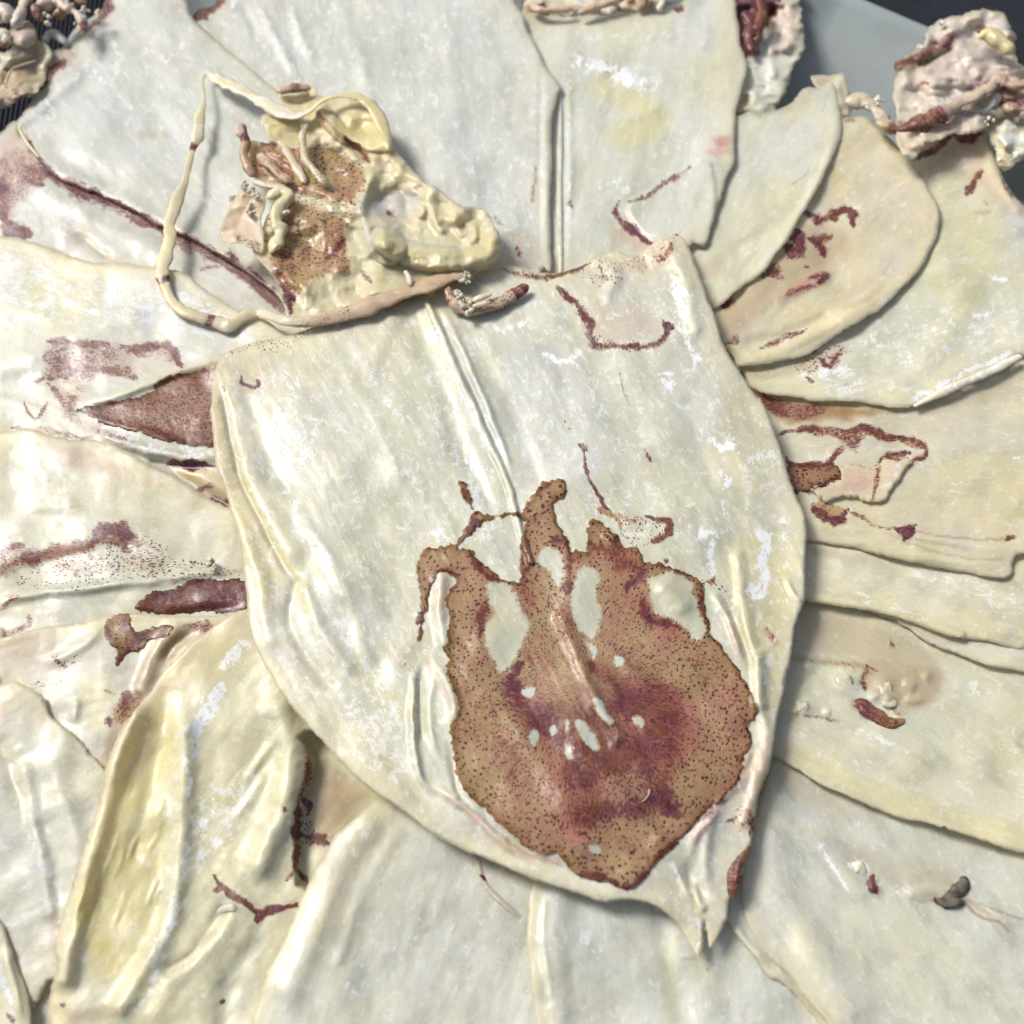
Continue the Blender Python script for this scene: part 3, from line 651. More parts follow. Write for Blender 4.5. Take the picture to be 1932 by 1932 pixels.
squid('right_lower', 328, 'greenish yellow squid at right with a brown worm-like mark and a cluster of pale lumps',
  'D 1330,1080 1370,1350 i 600,515 620,530 780,630 900,700 1050,760 1250,850 1450,895 1650,960 1850,1030 1960,1045 D 2005,1620 2005,1150 1700,1080 1500,1040',
  [('tan', 's', 'i 1050,280 1160,340 1240,370', 11, .6),
   ('tan', 'p', 'i 1100,20 1300,30 1500,80 1540,160 1480,260 1300,330 1200,250 1100,200', 16, .55), ('tan', 's', 'i 700,20 900,50 1100,90', 9, .5), ('stain', 's', 'i 800,40 1060,75 1200,110', 4, .55), ('stain', 's', 'i 1120,80 1105,160 1100,220', 5, .9),
   ('h', 's', 'i 1010,150', 24, 1.3), ('powder', 's', 'i 1010,150', 18, .7), ('h', 's', 'i 1200,180', 18, 1.2), ('h', 's', 'i 1230,240', 15, 1.2), ('powder', 's', 'i 1200,190 1240,240', 14, .6), ('h', 's', 'i 1150,230', 10, 1.), ('h', 's', 'i 1430,130', 10, .8), ('h', 's', 'i 820,70', 13, .9), ('powder', 's', 'i 820,70', 10, .7), ('h', 's', 'i 780,290', 15, 1.2), ('powder', 's', 'i 780,290', 12, .6), ('h', 's', 'i 905,312', 6, .9), ('powder', 's', 'i 905,312', 6, .8),
   ('h', 's', 'i 1380,190 1300,150', 9, .8), ('h', 's', 'i 1300,250 1420,250', 7, .6), ('stain', 's', 'i 1300,330 1240,290 1180,300', 4, .6), ('grey', 's', 'i 1350,320 1340,385', 5, .8),
   ('stain', 's', 'i 670,320 750,325 900,350 1000,360', 3, .5), ('tan', 's', 'i 740,325 760,330', 6, .7), ('tan', 'p', 'f 750,1400 1200,1450 1500,1680 1200,1750 800,1600', 26, .38), ('stain','s','f 1230,1560 1240,1590', 6, .8),  # broad tan polygon is painted shade beneath the right_green edge
   ('powder', 's', 'i 1040,400 1120,440 1230,490', 10, .8), ('powder', 's', 'i 1670,170 1700,200', 10, .8), ('powder', 's', 'i 1300,500 1380,570', 7, .7), ('powder', 's', 'i 1600,680 1650,740', 8, .6), ('yellow', 's', 'i 700,560 1000,700 1500,880 1930,960', 40, .9), ('h', 's', 'i 650,540 900,690 1250,845 1700,965 1930,1040', 9, .6), ('stain', 's', 'i 1508,922 1530,924', 2.5, 1.9)],
  {'yellow': .35, 'grey': .2}, off=.1, T=1.6, lift=.6, wr=(.8, 120))

squid('right_strip', 336, 'pale strip of squid at the right edge just below the yellow-green one',
  'D 1500,1100 f 1230,1450 1265,1468 1350,1520 1450,1580 1570,1630 1700,1680 1800,1710 1960,1735 D 2005,1290 2005,1120 1700,1090',
  [('h', 's', 'f 1300,1500 1500,1600 1700,1670 1930,1720', 8, .7), ('powder', 's', 'f 1400,1560 1600,1640', 8, .7), ('tan', 's', 'f 1700,1700 1900,1730', 4, .2), ('pink','p','f 1300,1470 1500,1520 1600,1600 1400,1560',10,.25)],
  {'grey': .25}, off=0, T=1.2, lift=.5)

squid('right_green', 345, 'yellow-green squid at right with a thick smooth lower edge, under the peach-cream one',
  'D 1340,1100 1400,1125 f 700,1350 800,1365 950,1385 1100,1410 1250,1440 1400,1490 1550,1540 1750,1570 1970,1583 D 2005,1050 1800,1000 1400,980',
  [('yellow', 's', 'f 800,1350 1100,1390 1400,1460 1600,1530 1900,1560', 16, .7), ('h', 'r', 'f 760,1330 950,1365 1100,1390 1250,1420 1400,1470 1600,1540', 13, 1.0), ('powder', 's', 'f 820,1220 840,1260', 7, 1.1), ('powder', 's', 'f 1080,1300 1130,1360', 10, .9), ('powder', 's', 'f 1400,1200 1900,1350', 24, .5), ('powder', 's', 'f 1250,1380 1400,1450', 8, .6),
   ('tan', 's', 'f 800,1070 900,1110 1080,1160', 12, .28), ('grey', 's', 'f 1000,1250 1400,1300', 20, .4), ('h','s','f 1000,1200 1400,1290 1900,1400',18,.6)],
  {'yellow': .35, 'grey': .15}, off=.1, T=1.8, lift=.3)

squid('right_upper', 3, 'peach-cream squid at the right marked with looping maroon outlines and a pink raised flap',
  'D 1300,760 1430,690 1700,650 2005,620 2005,1046 f 1932,1115 1880,1150 1878,1215 1820,1243 1700,1225 1500,1190 1300,1150 1150,1110 1000,1080 800,1050 D 1400,1020 1280,920',
  [('tan', 'p', 'f 480,270 900,330 1250,360 1100,420 900,430 860,440 650,440', 14, 1.0), ('stain', 'p', 'f 560,290 700,320 900,340 860,420 700,430 600,380', 10, .85), ('tan', 'p', 'f 850,330 1300,360 1932,180 1932,240 1500,420 1000,400', 26, .28),  # brown band: shadow of the top_right edge painted in, over a brown-purple blotch
   ('stain', 's', 'f 650,510 720,480 850,465 1000,475 1100,470 1250,505 1380,530 1425,570 1420,610 1340,640', 5, 1.2), ('skin', 's', 'f 860,480 1000,510 1100,490 1280,520 1400,560', 8, .8), ('stain', 's', 'f 960,500 1030,540 1110,520', 9, .8), ('stain', 's', 'f 1040,540 980,580 930,640 880,660 720,650 690,610', 5, 1.1),
   ('stain', 's', 'f 1340,590 1220,610 1170,650', 5, 1.1), ('tan', 's', 'f 1360,630 1420,600 1330,660', 5, .8), 
   ('stain', 's', 'f 740,790 850,780 960,715 940,670', 5, .9),  ('tan', 's', 'f 1130,840 1200,835', 3, .7),
   ('h', 'p', 'f 700,500 960,500 900,640 720,640', 12, -.6), ('h', 's', 'f 1000,560 1300,570 1200,620', 12, -.6),
   ('skin', 'p', 'f 820,860 900,850 1010,890 960,945 900,930', 5, .7), ('stain', 's', 'f 840,880 900,930 970,945 1010,890', 6, 1.4), ('stain', 's', 'f 1010,900 1100,930 1200,980 1380,975', 2.5, .8), ('stain', 's', 'f 1280,990 1350,1000 1320,1050', 8, 1.3), ('stain', 's', 'f 1130,960 1180,970', 5, .8),
   ('tan', 's', 'f 1340,1000 1600,1040 1880,1030', 2.5, .7), ('stain', 's', 'f 1830,1045 1890,1028', 3, .9), ('h', 's', 'f 810,870 1000,900 1250,1000 1500,1050 1932,1110', 6, .7), ('tan', 's', 'f 1300,1060 1500,1110 1700,1150 1830,1140', 2.5, .5), ('h', 's', 'f 780,1000 1200,1080 1600,1165 1850,1170', 10, .8),
   ('powder', 's', 'f 1740,1220 1850,1190', 8, .6), ('grey', 's', 'f 1365,875 1385,905', 3, 1.6), ('stain', 's', 'f 1365,872 1370,878', 2, 1.3), ('yellow', 'p', 'f 1400,640 1932,560 1932,1060 1500,1000 1300,900', 30, .55), ('powder', 's', 'f 1850,500 1900,620', 14, .5), ('yellow', 's', 'f 850,940 1300,1090', 16, .3), ('pink','p','f 1000,560 1700,330 1900,300 1600,500 1200,560', 26, .2)],
  {'tan': .04, 'pink': .08, 'yellow': .2}, off=.1, T=1.4, lift=.3)

squid('top_right', 22, 'mottled squid at upper right with a folded white lower rim and black speckles',
  'D 1560,250 1640,262 f 1360,-800 D 1724,300 c 1400,660 1520,632 1640,628 1705,640 1745,720 1800,870 1860,980 1940,1060 D 2005,410 2005,660 f 1920,85 1850,130 1750,180 1600,240 1480,300 1380,350 1250,358 1050,325 850,320 700,300 560,280 500,235 450,160 D 1300,700 1330,560'.replace('f 1360,-800 ', ''),
  [('powder', 's', 'f 1380,300 1500,240 1650,170 1850,80', 9, 1.3),
   ('dots', 's', 'f 770,140 850,110 900,90 1000,60', 15, 1.2), ('tan', 's', 'f 780,130 900,90 1000,60', 13, .35), ('stain', 's', 'f 880,100 930,140 990,60', 7, .9), ('stain', 's', 'f 800,200 840,220', 4, .7), ('stain', 's', 'f 900,230 1050,240', 4, .35),
   ('stain', 's', 'c 1370,820 1430,790 1520,730 1560,700', 5, 1.4), ('stain', 's', 'c 1520,650 1560,700 1640,720 1700,660 1620,650', 7, 1.2), ('stain', 's', 'c 1640,1000 1680,940 1720,890', 6, 1.2), ('tan', 's', 'c 1690,1110 1740,1100', 7, .4), ('tan', 's', 'c 1725,1045 1730,1050', 5, .7),
   ('pink', 'p', 'c 1400,700 1700,640 1800,870 1932,1070 1932,1150 1700,1000 1500,900 1400,850', 20, .35), ('powder', 's', 'c 1340,760 1340,700', 12, .7), ('h', 's', 'c 1380,840 1500,770 1700,700', 10, .8), ('powder', 's', 'c 1600,650 1700,690', 9, .8), ('h', 's', 'c 1720,700 1790,900 1900,1080', 12, .9), ('stain', 's', 'c 1800,900 1860,1000 1932,1070', 4, .7), ('grey', 's', 'c 1850,1100 1932,1250', 14, .8),
   ('powder', 's', 'f 800,190 1000,180 1050,250 950,260', 22, .9), ('powder', 'p', 'c 1300,1550 1500,1600 1932,1500 1932,1800 1600,1900 1300,1900 1000,1800', 30, .45), ('powder', 's', 'c 1770,1440 1830,1450', 8, 1.4), ('powder', 's', 'c 1680,1635 1740,1630', 6, 1.4), ('yellow', 'p', 'c 1450,1000 1800,1200 1700,1700 1400,1500 1300,1600', 30, .5), ('tan', 's', 'f 450,160 560,180 800,150', 12, .4), ('h','s','c 1500,1300 1600,1600 1400,1900',30,.7)],
  {'yellow': .15}, off=0, T=1.3, lift=.3)

squid('peach_fan', 42, 'smooth peach squid with scattered dark maroon blotches, rounded right edge, at upper right',
  'c 940,640 985,615 1040,608 1110,598 1180,660 1260,740 1350,840 1410,920 1450,1000 1492,1065 1492,1140 1465,1260 1390,1400 1290,1510 1180,1610 1060,1680 940,1750 830,1830 700,1870 560,1892 450,1898 425,1855 380,1800 300,1700 D 1270,620 1320,450 1480,280',
  [('tan', 'p', 'c 1110,595 1500,1065 1480,1260 1390,1410 1060,1680 830,1830 560,1890 700,1830 1100,1600 1350,1350 1430,1080 1300,850', 9, .13), ('tan', 's', 'c 1130,610 1200,690 1260,760', 9, .5), ('pink', 's', 'c 1150,640 1260,760', 9, .6),
   ('pink', 'p', 'c 900,640 1400,900 1400,1400 900,1750 500,1800 400,1700 800,1100', 40, .12), ('tan', 'p', 'c 760,1150 1000,1180 1000,1350 800,1500 600,1600 400,1800 330,1750 380,1580 600,1380', 22, .5),
   ('stain', 's', 'c 920,1120 980,1095 1030,1110 1045,1160', 8, 1.7), ('stain', 's', 'c 790,1090 850,1120 860,1150 920,1110', 7, 1.1), ('stain', 's', 'c 820,1240 870,1250 930,1210', 7, 1.3), ('stain', 's', 'c 850,1250 880,1300 890,1340', 7, 1.3), ('stain', 's', 'c 740,1200 760,1250 740,1310 700,1290', 11, 1.4), ('stain', 's', 'c 600,1380 640,1400 580,1430', 7, 1.3), ('stain', 's', 'c 370,1580 400,1555', 7, 1.6), ('tan', 's', 'c 380,1580 420,1550', 10, 1.2),
   ('pink', 'p', 'c 670,1530 800,1440 880,1400 920,1440 850,1510 720,1550', 8, 1.0), ('stain', 's', 'c 820,1440 900,1430 860,1470', 8, 1.2), ('stain', 's', 'c 690,1530 760,1500 850,1490', 5, .8), ('stain', 's', 'c 400,1780 440,1740', 10, .9), ('stain', 's', 'c 560,1810 650,1770 740,1730 800,1710', 4, .9), ('stain', 's', 'c 620,1420 690,1440', 3, .7),
   ('h', 's', 'c 660,1540 800,1480 900,1440', 12, .9), ('h', 's', 'c 450,1880 550,1850 700,1800 1000,1650 1300,1420', 11, .9), ('h', 's', 'c 520,1780 700,1740 900,1650', 12, -.9), ('h', 's', 'c 960,1500 900,1250 960,1050', 30, -.8), ('yellow', 's', 'c 950,900 1000,1000', 26, .7), ('yellow', 's', 'c 450,1880 600,1860', 9, .8), ('tan', 's', 'c 1000,1600 1150,1530 1200,1480', 7, .3), ('stain', 's', 'c 800,1385 803,1388', 4, .8), ('stain','s','c 985,620 1050,625', 5, .5)],
  {'tan': .03, 'pink': .10, 'yellow': .25}, off=.2, T=1.6, lift=.3)

squid('narrow_top', 58, 'narrow smooth pale squid between the square-ended and the peach one at upper right',
  'c 450,600 520,575 560,590 640,570 720,540 760,490 800,452 870,455 905,430 935,418 965,490 982,600 976,720 925,850 870,960 800,1080 745,1180 690,1270 632,1335 588,1410 480,1480 390,1560 318,1612 D 1250,640 1230,400 1330,230',
  [('pink', 's', 'c 670,580 720,560', 10, .6), ('grey', 'p', 'c 800,460 940,420 980,700 900,600', 14, .7), ('grey', 's', 'c 800,850 790,920', 4, 1.4), ('stain', 's', 'c 800,850 810,900 710,965', 2.5, .45), ('grey', 's', 'c 590,1300 630,1290', 9, 1.), ('h', 's', 'c 330,1590 600,1380 750,1150 920,830 960,600', 10, 1.0), ('h', 's', 'c 900,900 750,1080 450,1300', 18, -.6), ('pink', 's', 'c 250,1420 330,1380', 18, .35), ('yellow', 's', 'c 420,1500 620,1360', 12, .4), ('tan','s','c 560,600 530,580',5,.5)],
  {'grey': .12}, off=.2, T=1.2, lift=.4)

squid('square_top', 75, 'square-ended squid at top with a reddish smear and thin brown V mark',
  'b 940,80 1060,78 1200,74 1400,78 1550,72 1700,60 1780,8 D 1330,-50 1385,-50 c 435,0 450,130 470,250 492,350 467,460 440,560 436,640 431,720 433,830 385,930 350,1060 310,1180 278,1278 190,1280 D 1260,580 1100,660 1000,650 970,400 960,100',
  [('pink', 's', 'c 350,740 420,720', 15, 1.3), ('pink', 's', 'c 310,790 430,780', 10, .8), ('stain', 's', 'b 1820,860 1700,950 1600,1010 1500,1040', 4.5, 1.0), ('stain', 's', 'b 1450,1040 1430,1100 1480,1150 1560,1210 1620,1270', 6, 1.3), ('stain', 's', 'b 1190,1040 1210,1070', 5, .9), ('pink', 's', 'b 1480,1200 1600,1300', 16, .5),
   ('tan', 's', 'b 1420,1150 1430,1300', 8, .35), ('h', 's', 'b 1195,300 1200,800 1190,1400', 6, .4), ('powder', 's', 'b 1195,300 1195,900 1185,1390', 3.5, .8), ('h', 's', 'b 1170,400 1172,1400', 6, -.3), ('grey', 's', 'b 1150,500 1170,700 1160,1000', 7, .8), ('yellow', 's', 'b 1480,700 1650,600 1400,450', 36, .9),
   ('powder', 's', 'b 1250,330 1350,350 1500,400 1640,440', 18, 1.2), ('tan', 's', 'b 1350,350 1390,390', 7, .6), ('h', 's', 'b 1300,340 1450,390 1620,440', 10, .6), ('h', 's', 'b 1400,650 1550,600 1700,540', 10, .5), ('powder', 's', 'b 1360,970 1450,930 1480,990', 12, .6), ('grey', 's', 'b 1400,820 1440,850', 9, 1.0), ('grey', 'p', 'b 1500,850 1250,1000 1250,1300 1400,1300 1450,1100', 18, .4),
   ('grey', 'p', 'b 1700,60 1800,0 1950,0 1932,300 1750,250', 14, .9), ('powder', 's', 'b 1200,180 1700,180', 12, .5), ('stain', 's', 'b 1740,60 1790,30', 4, .8), ('stain', 's', 'b 1150,85 1210,75', 3, .6), ('h', 'p', 'b 1500,1050 1700,940 1932,830 1932,1250 1700,1270 1550,1180', 6, .8)],
  {'grey': .2}, off=.2, T=1.2, lift=.3)

squid('broad_top', 98, 'broad bluish-white squid at the top with a straight folded right edge above the curled head',
  'a 1000,110 1030,50 1130,10 D 440,-60 b 880,-90 905,0 965,90 980,150 1030,250 1065,340 1120,400 1155,450 1135,500 1110,620 1103,900 1098,1150 1098,1395 1052,1400 D 1010,620 900,660 740,640 600,400 470,170 400,70',
  [('stain', 's', 'a 1010,90 1060,40 1140,10', 10, 1.3), ('pink', 's', 'a 1010,90 1060,40 1140,10', 14, .8), ('h', 's', 'b 1045,250 1050,600 1045,900 1040,1390', 5, -.35), ('h', 's', 'b 1075,450 1075,900 1075,1390', 9, .5), ('grey', 's', 'a 1250,200 1300,0', 20, .7),
   ('tan', 's', 'b 1025,870 1015,960 1000,1040', 3, 1.1), ('grey', 's', 'b 1010,1050 985,1120 990,1200', 5, 1.0), ('grey', 's', 'b 150,150 220,320', 10, 1.1), ('powder', 's', 'a 1200,0 1180,120', 12, .8), ('powder', 's', 'a 1330,0 1450,250 1550,420', 9, .8), ('powder', 's', 'a 1500,0 1600,300', 12, .7), ('powder', 's', 'a 1700,0 1750,300', 10, .6),
   ('h', 's', 'a 1330,0 1450,250 1560,440', 9, .9), ('h', 's', 'a 1500,0 1620,330', 9, .7), ('h', 's', 'a 1250,0 1350,250', 9, -.6), ('h', 's', 'b 0,0 100,300 200,600', 16, .6), ('yellow', 's', 'b 450,700 400,1000', 30, .3), ('stain', 's', 'b 930,1270 950,1330', 6, 1.0), ('stain', 's', 'b 780,1120 850,1170', 5, .5), ('tan', 's', 'b 860,1220 980,1220', 6, .45),
   ('h', 's', 'D 850,50 860,250 900,430', 50, .9), ('tan','p','b 860,1200 1030,1210 1030,1420 880,1400', 8, .25)],
  {'grey': .85, 'powder': .25}, off=.2, T=1.2, lift=.2)

squid('left_top', 128, 'large pale grey squid at upper left, its lower edge traced by a thin purple vein',
  'a 95,620 150,540 200,440 250,360 270,270 340,240 450,170 490,90 540,20 D 225,-50 330,-50 a 960,0 1000,95 1100,190 1250,310 1400,440 1500,520 D 640,270 760,400 760,560 600,640 a 1480,1590 1390,1500 1250,1400 1120,1320 1000,1250 850,1190 700,1110 560,1040 400,970 280,920 200,840 150,740 100,670',
  [('stain', 's', 'a 200,470 250,400 310,330', 5, 1.2), ('stain', 's', 'a 470,150 540,60 580,0', 8, 1.1), ('stain', 's', 'a 330,310 320,360', 6, .9), ('pink', 'p', 'a 230,280 330,240 400,300 300,400 230,430', 9, .6), ('pink', 's', 'a 480,140 570,20', 12, .8),
   ('stain', 's', 'a 150,740 200,830 300,925 400,965 560,1035 700,1105 850,1185 1000,1245 1120,1310 1250,1400 1400,1510 1480,1600', 4.5, 2.2), ('stain', 's', 'a 130,770 220,880 330,940 450,1000', 8, 1.1), ('stain', 's', 'a 1060,1290 1180,1350 1330,1450 1450,1560', 10, 1.5),
   ('grey', 'p', 'a 400,130 700,20 900,60 900,300 600,400 400,300', 24, 1.0), ('powder', 's', 'a 430,200 560,200 620,300 560,420 430,350 400,450', 10, .9), ('powder', 's', 'a 250,500 280,600 180,620', 8, 1.0), ('grey', 's', 'a 440,400 480,380', 9, 1.4), ('grey', 's', 'a 200,580 260,520', 9, 1.4), ('tan', 's', 'a 730,700 850,690', 10, .35), ('yellow', 's', 'a 800,690 870,710', 9, .6),
   ('h', 's', 'a 100,640 200,560 300,480 400,400', 14, .8), ('h', 's', 'a 500,150 800,120 1000,200', 40, 1.0), ('yellow', 'p', 'a 250,820 900,1000 1300,1300 1300,1450 900,1180 400,960', 18, .4), ('h', 's', 'a 300,880 700,1060 1200,1320', 12, .7),
   ('pink', 's', 'a 900,40 960,0', 10, .3), ('tan','p','a 1200,1350 1450,1450 1500,1620 1350,1500',10,.4), ('h','s','a 700,600 900,800 1100,1100',50,-.8), ('powder','s','a 540,950 570,980',9,.6)],
  {'grey': .9, 'powder': .2}, off=.4, T=1.2, lift=.4)

# ---- parts of the outer squids that stand clear of the mantle
patch('skin_patch', 'left_upper', 'd 395,368 560,335 700,300 790,275 830,215 1000,172 1130,130 1230,150 1230,580 1110,570 950,550 750,500 550,440 430,395',
  [('stain', 's', 'd 400,370 560,425 760,465 950,540 1110,560', 12, .9), ('stain', 's', 'd 520,380 700,415 820,475', 10, .7), ('stain', 's', 'd 450,370 700,300', 6, .7),
   ('stain', 's', 'd 850,450 950,500 1110,520', 9, .6), ('tan', 's', 'd 830,220 1000,180 1130,140', 7, 1.), ('stain','s','d 740,300 860,330',9,.4)], {'skin': 1.3, 'stain': .5, 'pink': .3})
patch('skin_patch', 'left_middle', 'd 695,1415 740,1335 850,1300 1000,1262 1290,1250 1300,1405 1100,1420 900,1435',
  [('stain', 'p', 'd 740,1400 780,1335 900,1310 1050,1280 1290,1270 1290,1400 900,1430', 10, .75), ('stain', 's', 'd 730,1385 800,1350', 10, 1.2), ('stain', 's', 'd 900,1425 1200,1415', 5, 1.)], {'skin': 1.2, 'pink': .4, 'stain': .9})
patch('skin_patch', 'left_lower', 'd 545,1480 620,1428 685,1445 705,1525 800,1488 895,1500 770,1590 665,1640 602,1695 612,1610 560,1560',
  [('stain', 's', 'd 650,1450 660,1500 645,1570', 9, 1.1), ('stain', 's', 'd 870,1500 780,1520 700,1580 630,1650 605,1690', 10, 1.1), ('stain', 's', 'd 550,1490 575,1555', 4, 1.)], {'skin': .9, 'pink': .2})
patch('skin_patch', 'right_upper', 'f 640,640 700,655 760,646 850,662 900,650 965,655 975,690 990,725 930,738 900,770 850,772 800,795 740,808 640,800',
  [('stain', 's', 'f 700,655 960,660', 4, .9), ('stain', 's', 'f 740,795 850,780 965,715', 5, 1.), ('pink', 'p', 'f 700,650 960,655 1000,720 740,790', 8, .35)], {'skin': 1.0})
patch('skin_flap', 'right_upper', 'f 960,658 1060,652 1150,662 1185,640 1215,610 1290,612 1345,620 1320,680 1290,720 1235,800 1200,838 1130,845 1000,830 900,838 815,780 900,768 985,720',
  [('stain', 's', 'f 1172,690 1165,760 1145,835', 3.5, 1.1), ('stain', 's', 'f 1150,665 1200,620 1340,622', 4, .8), ('stain', 's', 'f 1180,660 1165,700', 6, .9), ('pink', 'p', 'f 960,660 1150,660 1150,780 1000,800', 12, .7), ('tan', 's', 'f 1130,842 1200,835', 3, .8), ('powder', 's', 'f 1280,640 1220,790', 8, .5)], {'pink': .32}, off=1.3, T=1.6)
r = squids['right_lower'][0]; S = squids['right_lower'][2]
tube('membrane_roll', r, 'i 1045,275 1080,275 1120,300 1170,335 1230,372 1270,370 1315,350', [.2, .3, .2, .0], [7, 12, 12, 11, 9, 4], .4, .2, [('stain', 's', 'i 1050,280 1110,300 1180,345 1260,370', 9, .9)], {'tan': 1.1}, seed=61, H=S, lump=.2)
for k, (q, wd) in enumerate([('i 975,110 1000,150 1040,190', [10, 17, 12]), ('i 1180,165 1215,190 1250,215', [9, 15, 10]), ('i 1190,250 1235,262 1265,240', [7, 11, 8]), ('i 755,270 785,290 805,325', [8, 13, 8]), ('i 1040,320 1080,340', [8, 7])]):
    tube('tissue_lump', r, q, [-.22], wd, .14, 0, base={'yellow': .45}, seed=62 + k, H=S, lump=.3)
r = squids['top_right'][0]; S = squids['top_right'][2]
tube('rolled_rim', r, 'f 1360,352 1420,322 1490,290 1560,256 1640,221 1720,187 1790,156 1850,124 1895,100 1925,92', [.5, .9, 1.1, 1.0, .8], [3, 6, 8, 9, 9, 9, 8, 8, 7, 5], .7, .1, base={'powder': .9, 'yellow': .1}, seed=71, H=S, lump=.08)
r = squids['square_top'][0]; S = squids['square_top'][2]
tube('pen', r, 'b 1148,470 1150,700 1146,1000 1150,1250 1152,1420', [.1, .2], [4, 6, 6, 6, 5], .5, 0, base={'grey': .5, 'powder': .4}, seed=72, H=S, lump=.04)
r = squids['right_bottom'][0]; S = squids['right_bottom'][2]
tube('ink_remnant', r, 'i 1475,1285 1520,1300 1570,1300 1625,1300', [.3, .5, .2], [4, 8, 7, 5], .6, .3, mat=MAT_INK, seed=73, H=S, lump=.3)
tube('ink_remnant', r, 'i 1600,1170 1622,1200 1600,1235 1545,1265 1510,1285', [.3, .5, .3], [5, 8, 9, 8, 5], .5, .3, mat=MAT_INK, seed=74, H=S, lump=.3)
tube('tissue_lump', r, 'i 1040,1100 1085,1125 1110,1160', [.0], [9, 13, 7], .4, 0, base={'powder': .6, 'pink': .15}, seed=75, H=S, lump=.25)
r = squids['yellow_left'][0]; S = squids['yellow_left'][2]
tube('tissue_lump', r, 'g 1130,1370 1150,1340 1190,1330 1230,1340', [.0], [5, 7, 6, 4], .5, 0, base={'grey': .5, 'tan': .2}, seed=76, H=S, lump=.3)

# ------------------------------------------------------------ the centre squid
def Hc(x, y):
    # a shallow dome resting on the fan; the left side stands a little prouder than the rim
    d = np.hypot((x - 960) / 560, (y - 1120) / 690)
    return 8.4 - 2.6 * smooth(.55, 1.15, d) - 1.9 * smooth(1450, 1780, y) + .8 * np.exp(-((x - 1210) / 200) ** 2)
centre = squid_root('large centre squid on top, with maroon spotted fin patch and curled head', 960, 1120, 8)
CO = ('D 399,712 d 1100,195 1125,130 1145,85 1180,70 D 470,648 510,640 560,628 620,606 700,585 800,560 860,528 b 800,1405 880,1375 940,1385 1000,1405 1080,1418 1150,1415 1280,1370 1360,1320 1440,1305 1510,1328 1570,1310 1640,1250 '
      '1700,1235 1745,1212 1800,1250 1850,1370 1890,1500 c 240,1400 290,1550 325,1620 380,1800 f 440,140 540,300 570,320 620,430 680,600 740,790 790,900 805,1010 800,1150 795,1350 780,1400 745,1490 733,1580 720,1680 D 1480,1290 i 715,60 690,200 655,350 630,520 '
      '600,640 560,740 545,830 520,980 490,1060 470,1150 455,1240 400,1290 392,1380 350,1475 305,1540 290,1490 275,1400 268,1500 245,1585 180,1490 120,1400 30,1325 D 1205,1700 1184,1698 h 1440,1290 1380,1300 1250,1260 1000,1180 800,1090 600,1010 450,920 350,840 200,740 100,660 0,560 '
      'd 1530,1932 1480,1860 1400,1740 1340,1640 1300,1520 1280,1400 1265,1200 1240,1050 1210,940 1180,830 1150,720 1120,650 1105,500 1090,400 1095,300')
fin_out = ('e 660,460 700,385 760,330 820,315 850,340 835,390 795,430 805,500 860,575 885,640 940,640 945,580 940,520 960,498 1000,510 1060,555 1100,620 1160,622 1200,672 1300,700 1400,738 1445,780 1455,850 1475,950 1495,1010 1540,1060 1600,1150 1640,1220 1690,1320 1680,1370 1650,1400 1662,1470 '
           '1630,1540 1620,1620 1560,1700 1480,1760 1420,1820 1380,1870 1340,1920 h 1760,980 1740,1030 1640,1090 1600,1150 1550,1210 1500,1245 1430,1205 1380,1182 1240,1165 1180,1110 1120,1050 1040,1045 970,1010 900,940 820,880 740,800 660,760 620,680 600,560 580,450 575,400 620,300 618,240 570,150 550,100 '
           'e 330,1100 305,1060 330,1020 328,900 312,850 350,800 362,752 300,728 270,760 240,850 222,950 206,1020 205,940 212,850 196,700 218,630 290,605 370,595 400,540 428,490 438,450 400,400 378,330 412,340 432,430 480,468 560,463 620,458')
fin_holes = ['e 440,545 500,500 580,480 640,478 665,510 652,620 640,760 600,780 520,725 445,650 400,625 380,610', 'e 500,760 560,760 620,790 660,880 695,960 650,1060 632,1120 590,1172 540,1170 510,1080 490,1000 520,900 492,830',
   'e 740,620 790,605 840,640 860,740 822,792 770,742 720,680', 'e 930,680 985,710 1000,780 1005,900 985,1010 950,1030 880,950 865,850 885,760', 'e 1215,740 1300,712 1395,765 1440,860 1462,1000 1420,1025 1340,960 1260,925 1210,850 1200,780',
   'e 650,1245 690,1220 720,1235 705,1270 670,1275', 'e 935,1040 975,1050 990,1090 970,1110', 'e 1045,1100 1080,1090 1105,1120 1090,1145 1060,1140', 'e 960,1290 1000,1290 1060,1370 1035,1400 980,1350', 'e 890,1380 930,1375 990,1450 1000,1510 960,1500 905,1430', 'e 1140,1355 1170,1350 1195,1385 1180,1420 1150,1400',
   'e 680,1430 710,1410 732,1450 715,1490 690,1470', 'e 835,1385 860,1375 865,1420 845,1440', 'e 845,1500 875,1490 890,1520 870,1552 845,1540', 'e 770,1410 800,1400 805,1435 780,1450', 'h 1290,1010 1340,1000 1370,1020 1350,1055 1300,1050']
holes_pts = []      # the windows stay membrane: skin thins out there
for _h in fin_holes[:1]: holes_pts.append(P(_h))
hole_feats = [('skin', 'p', 'e 640,820 700,900 680,980', 9, .0)]
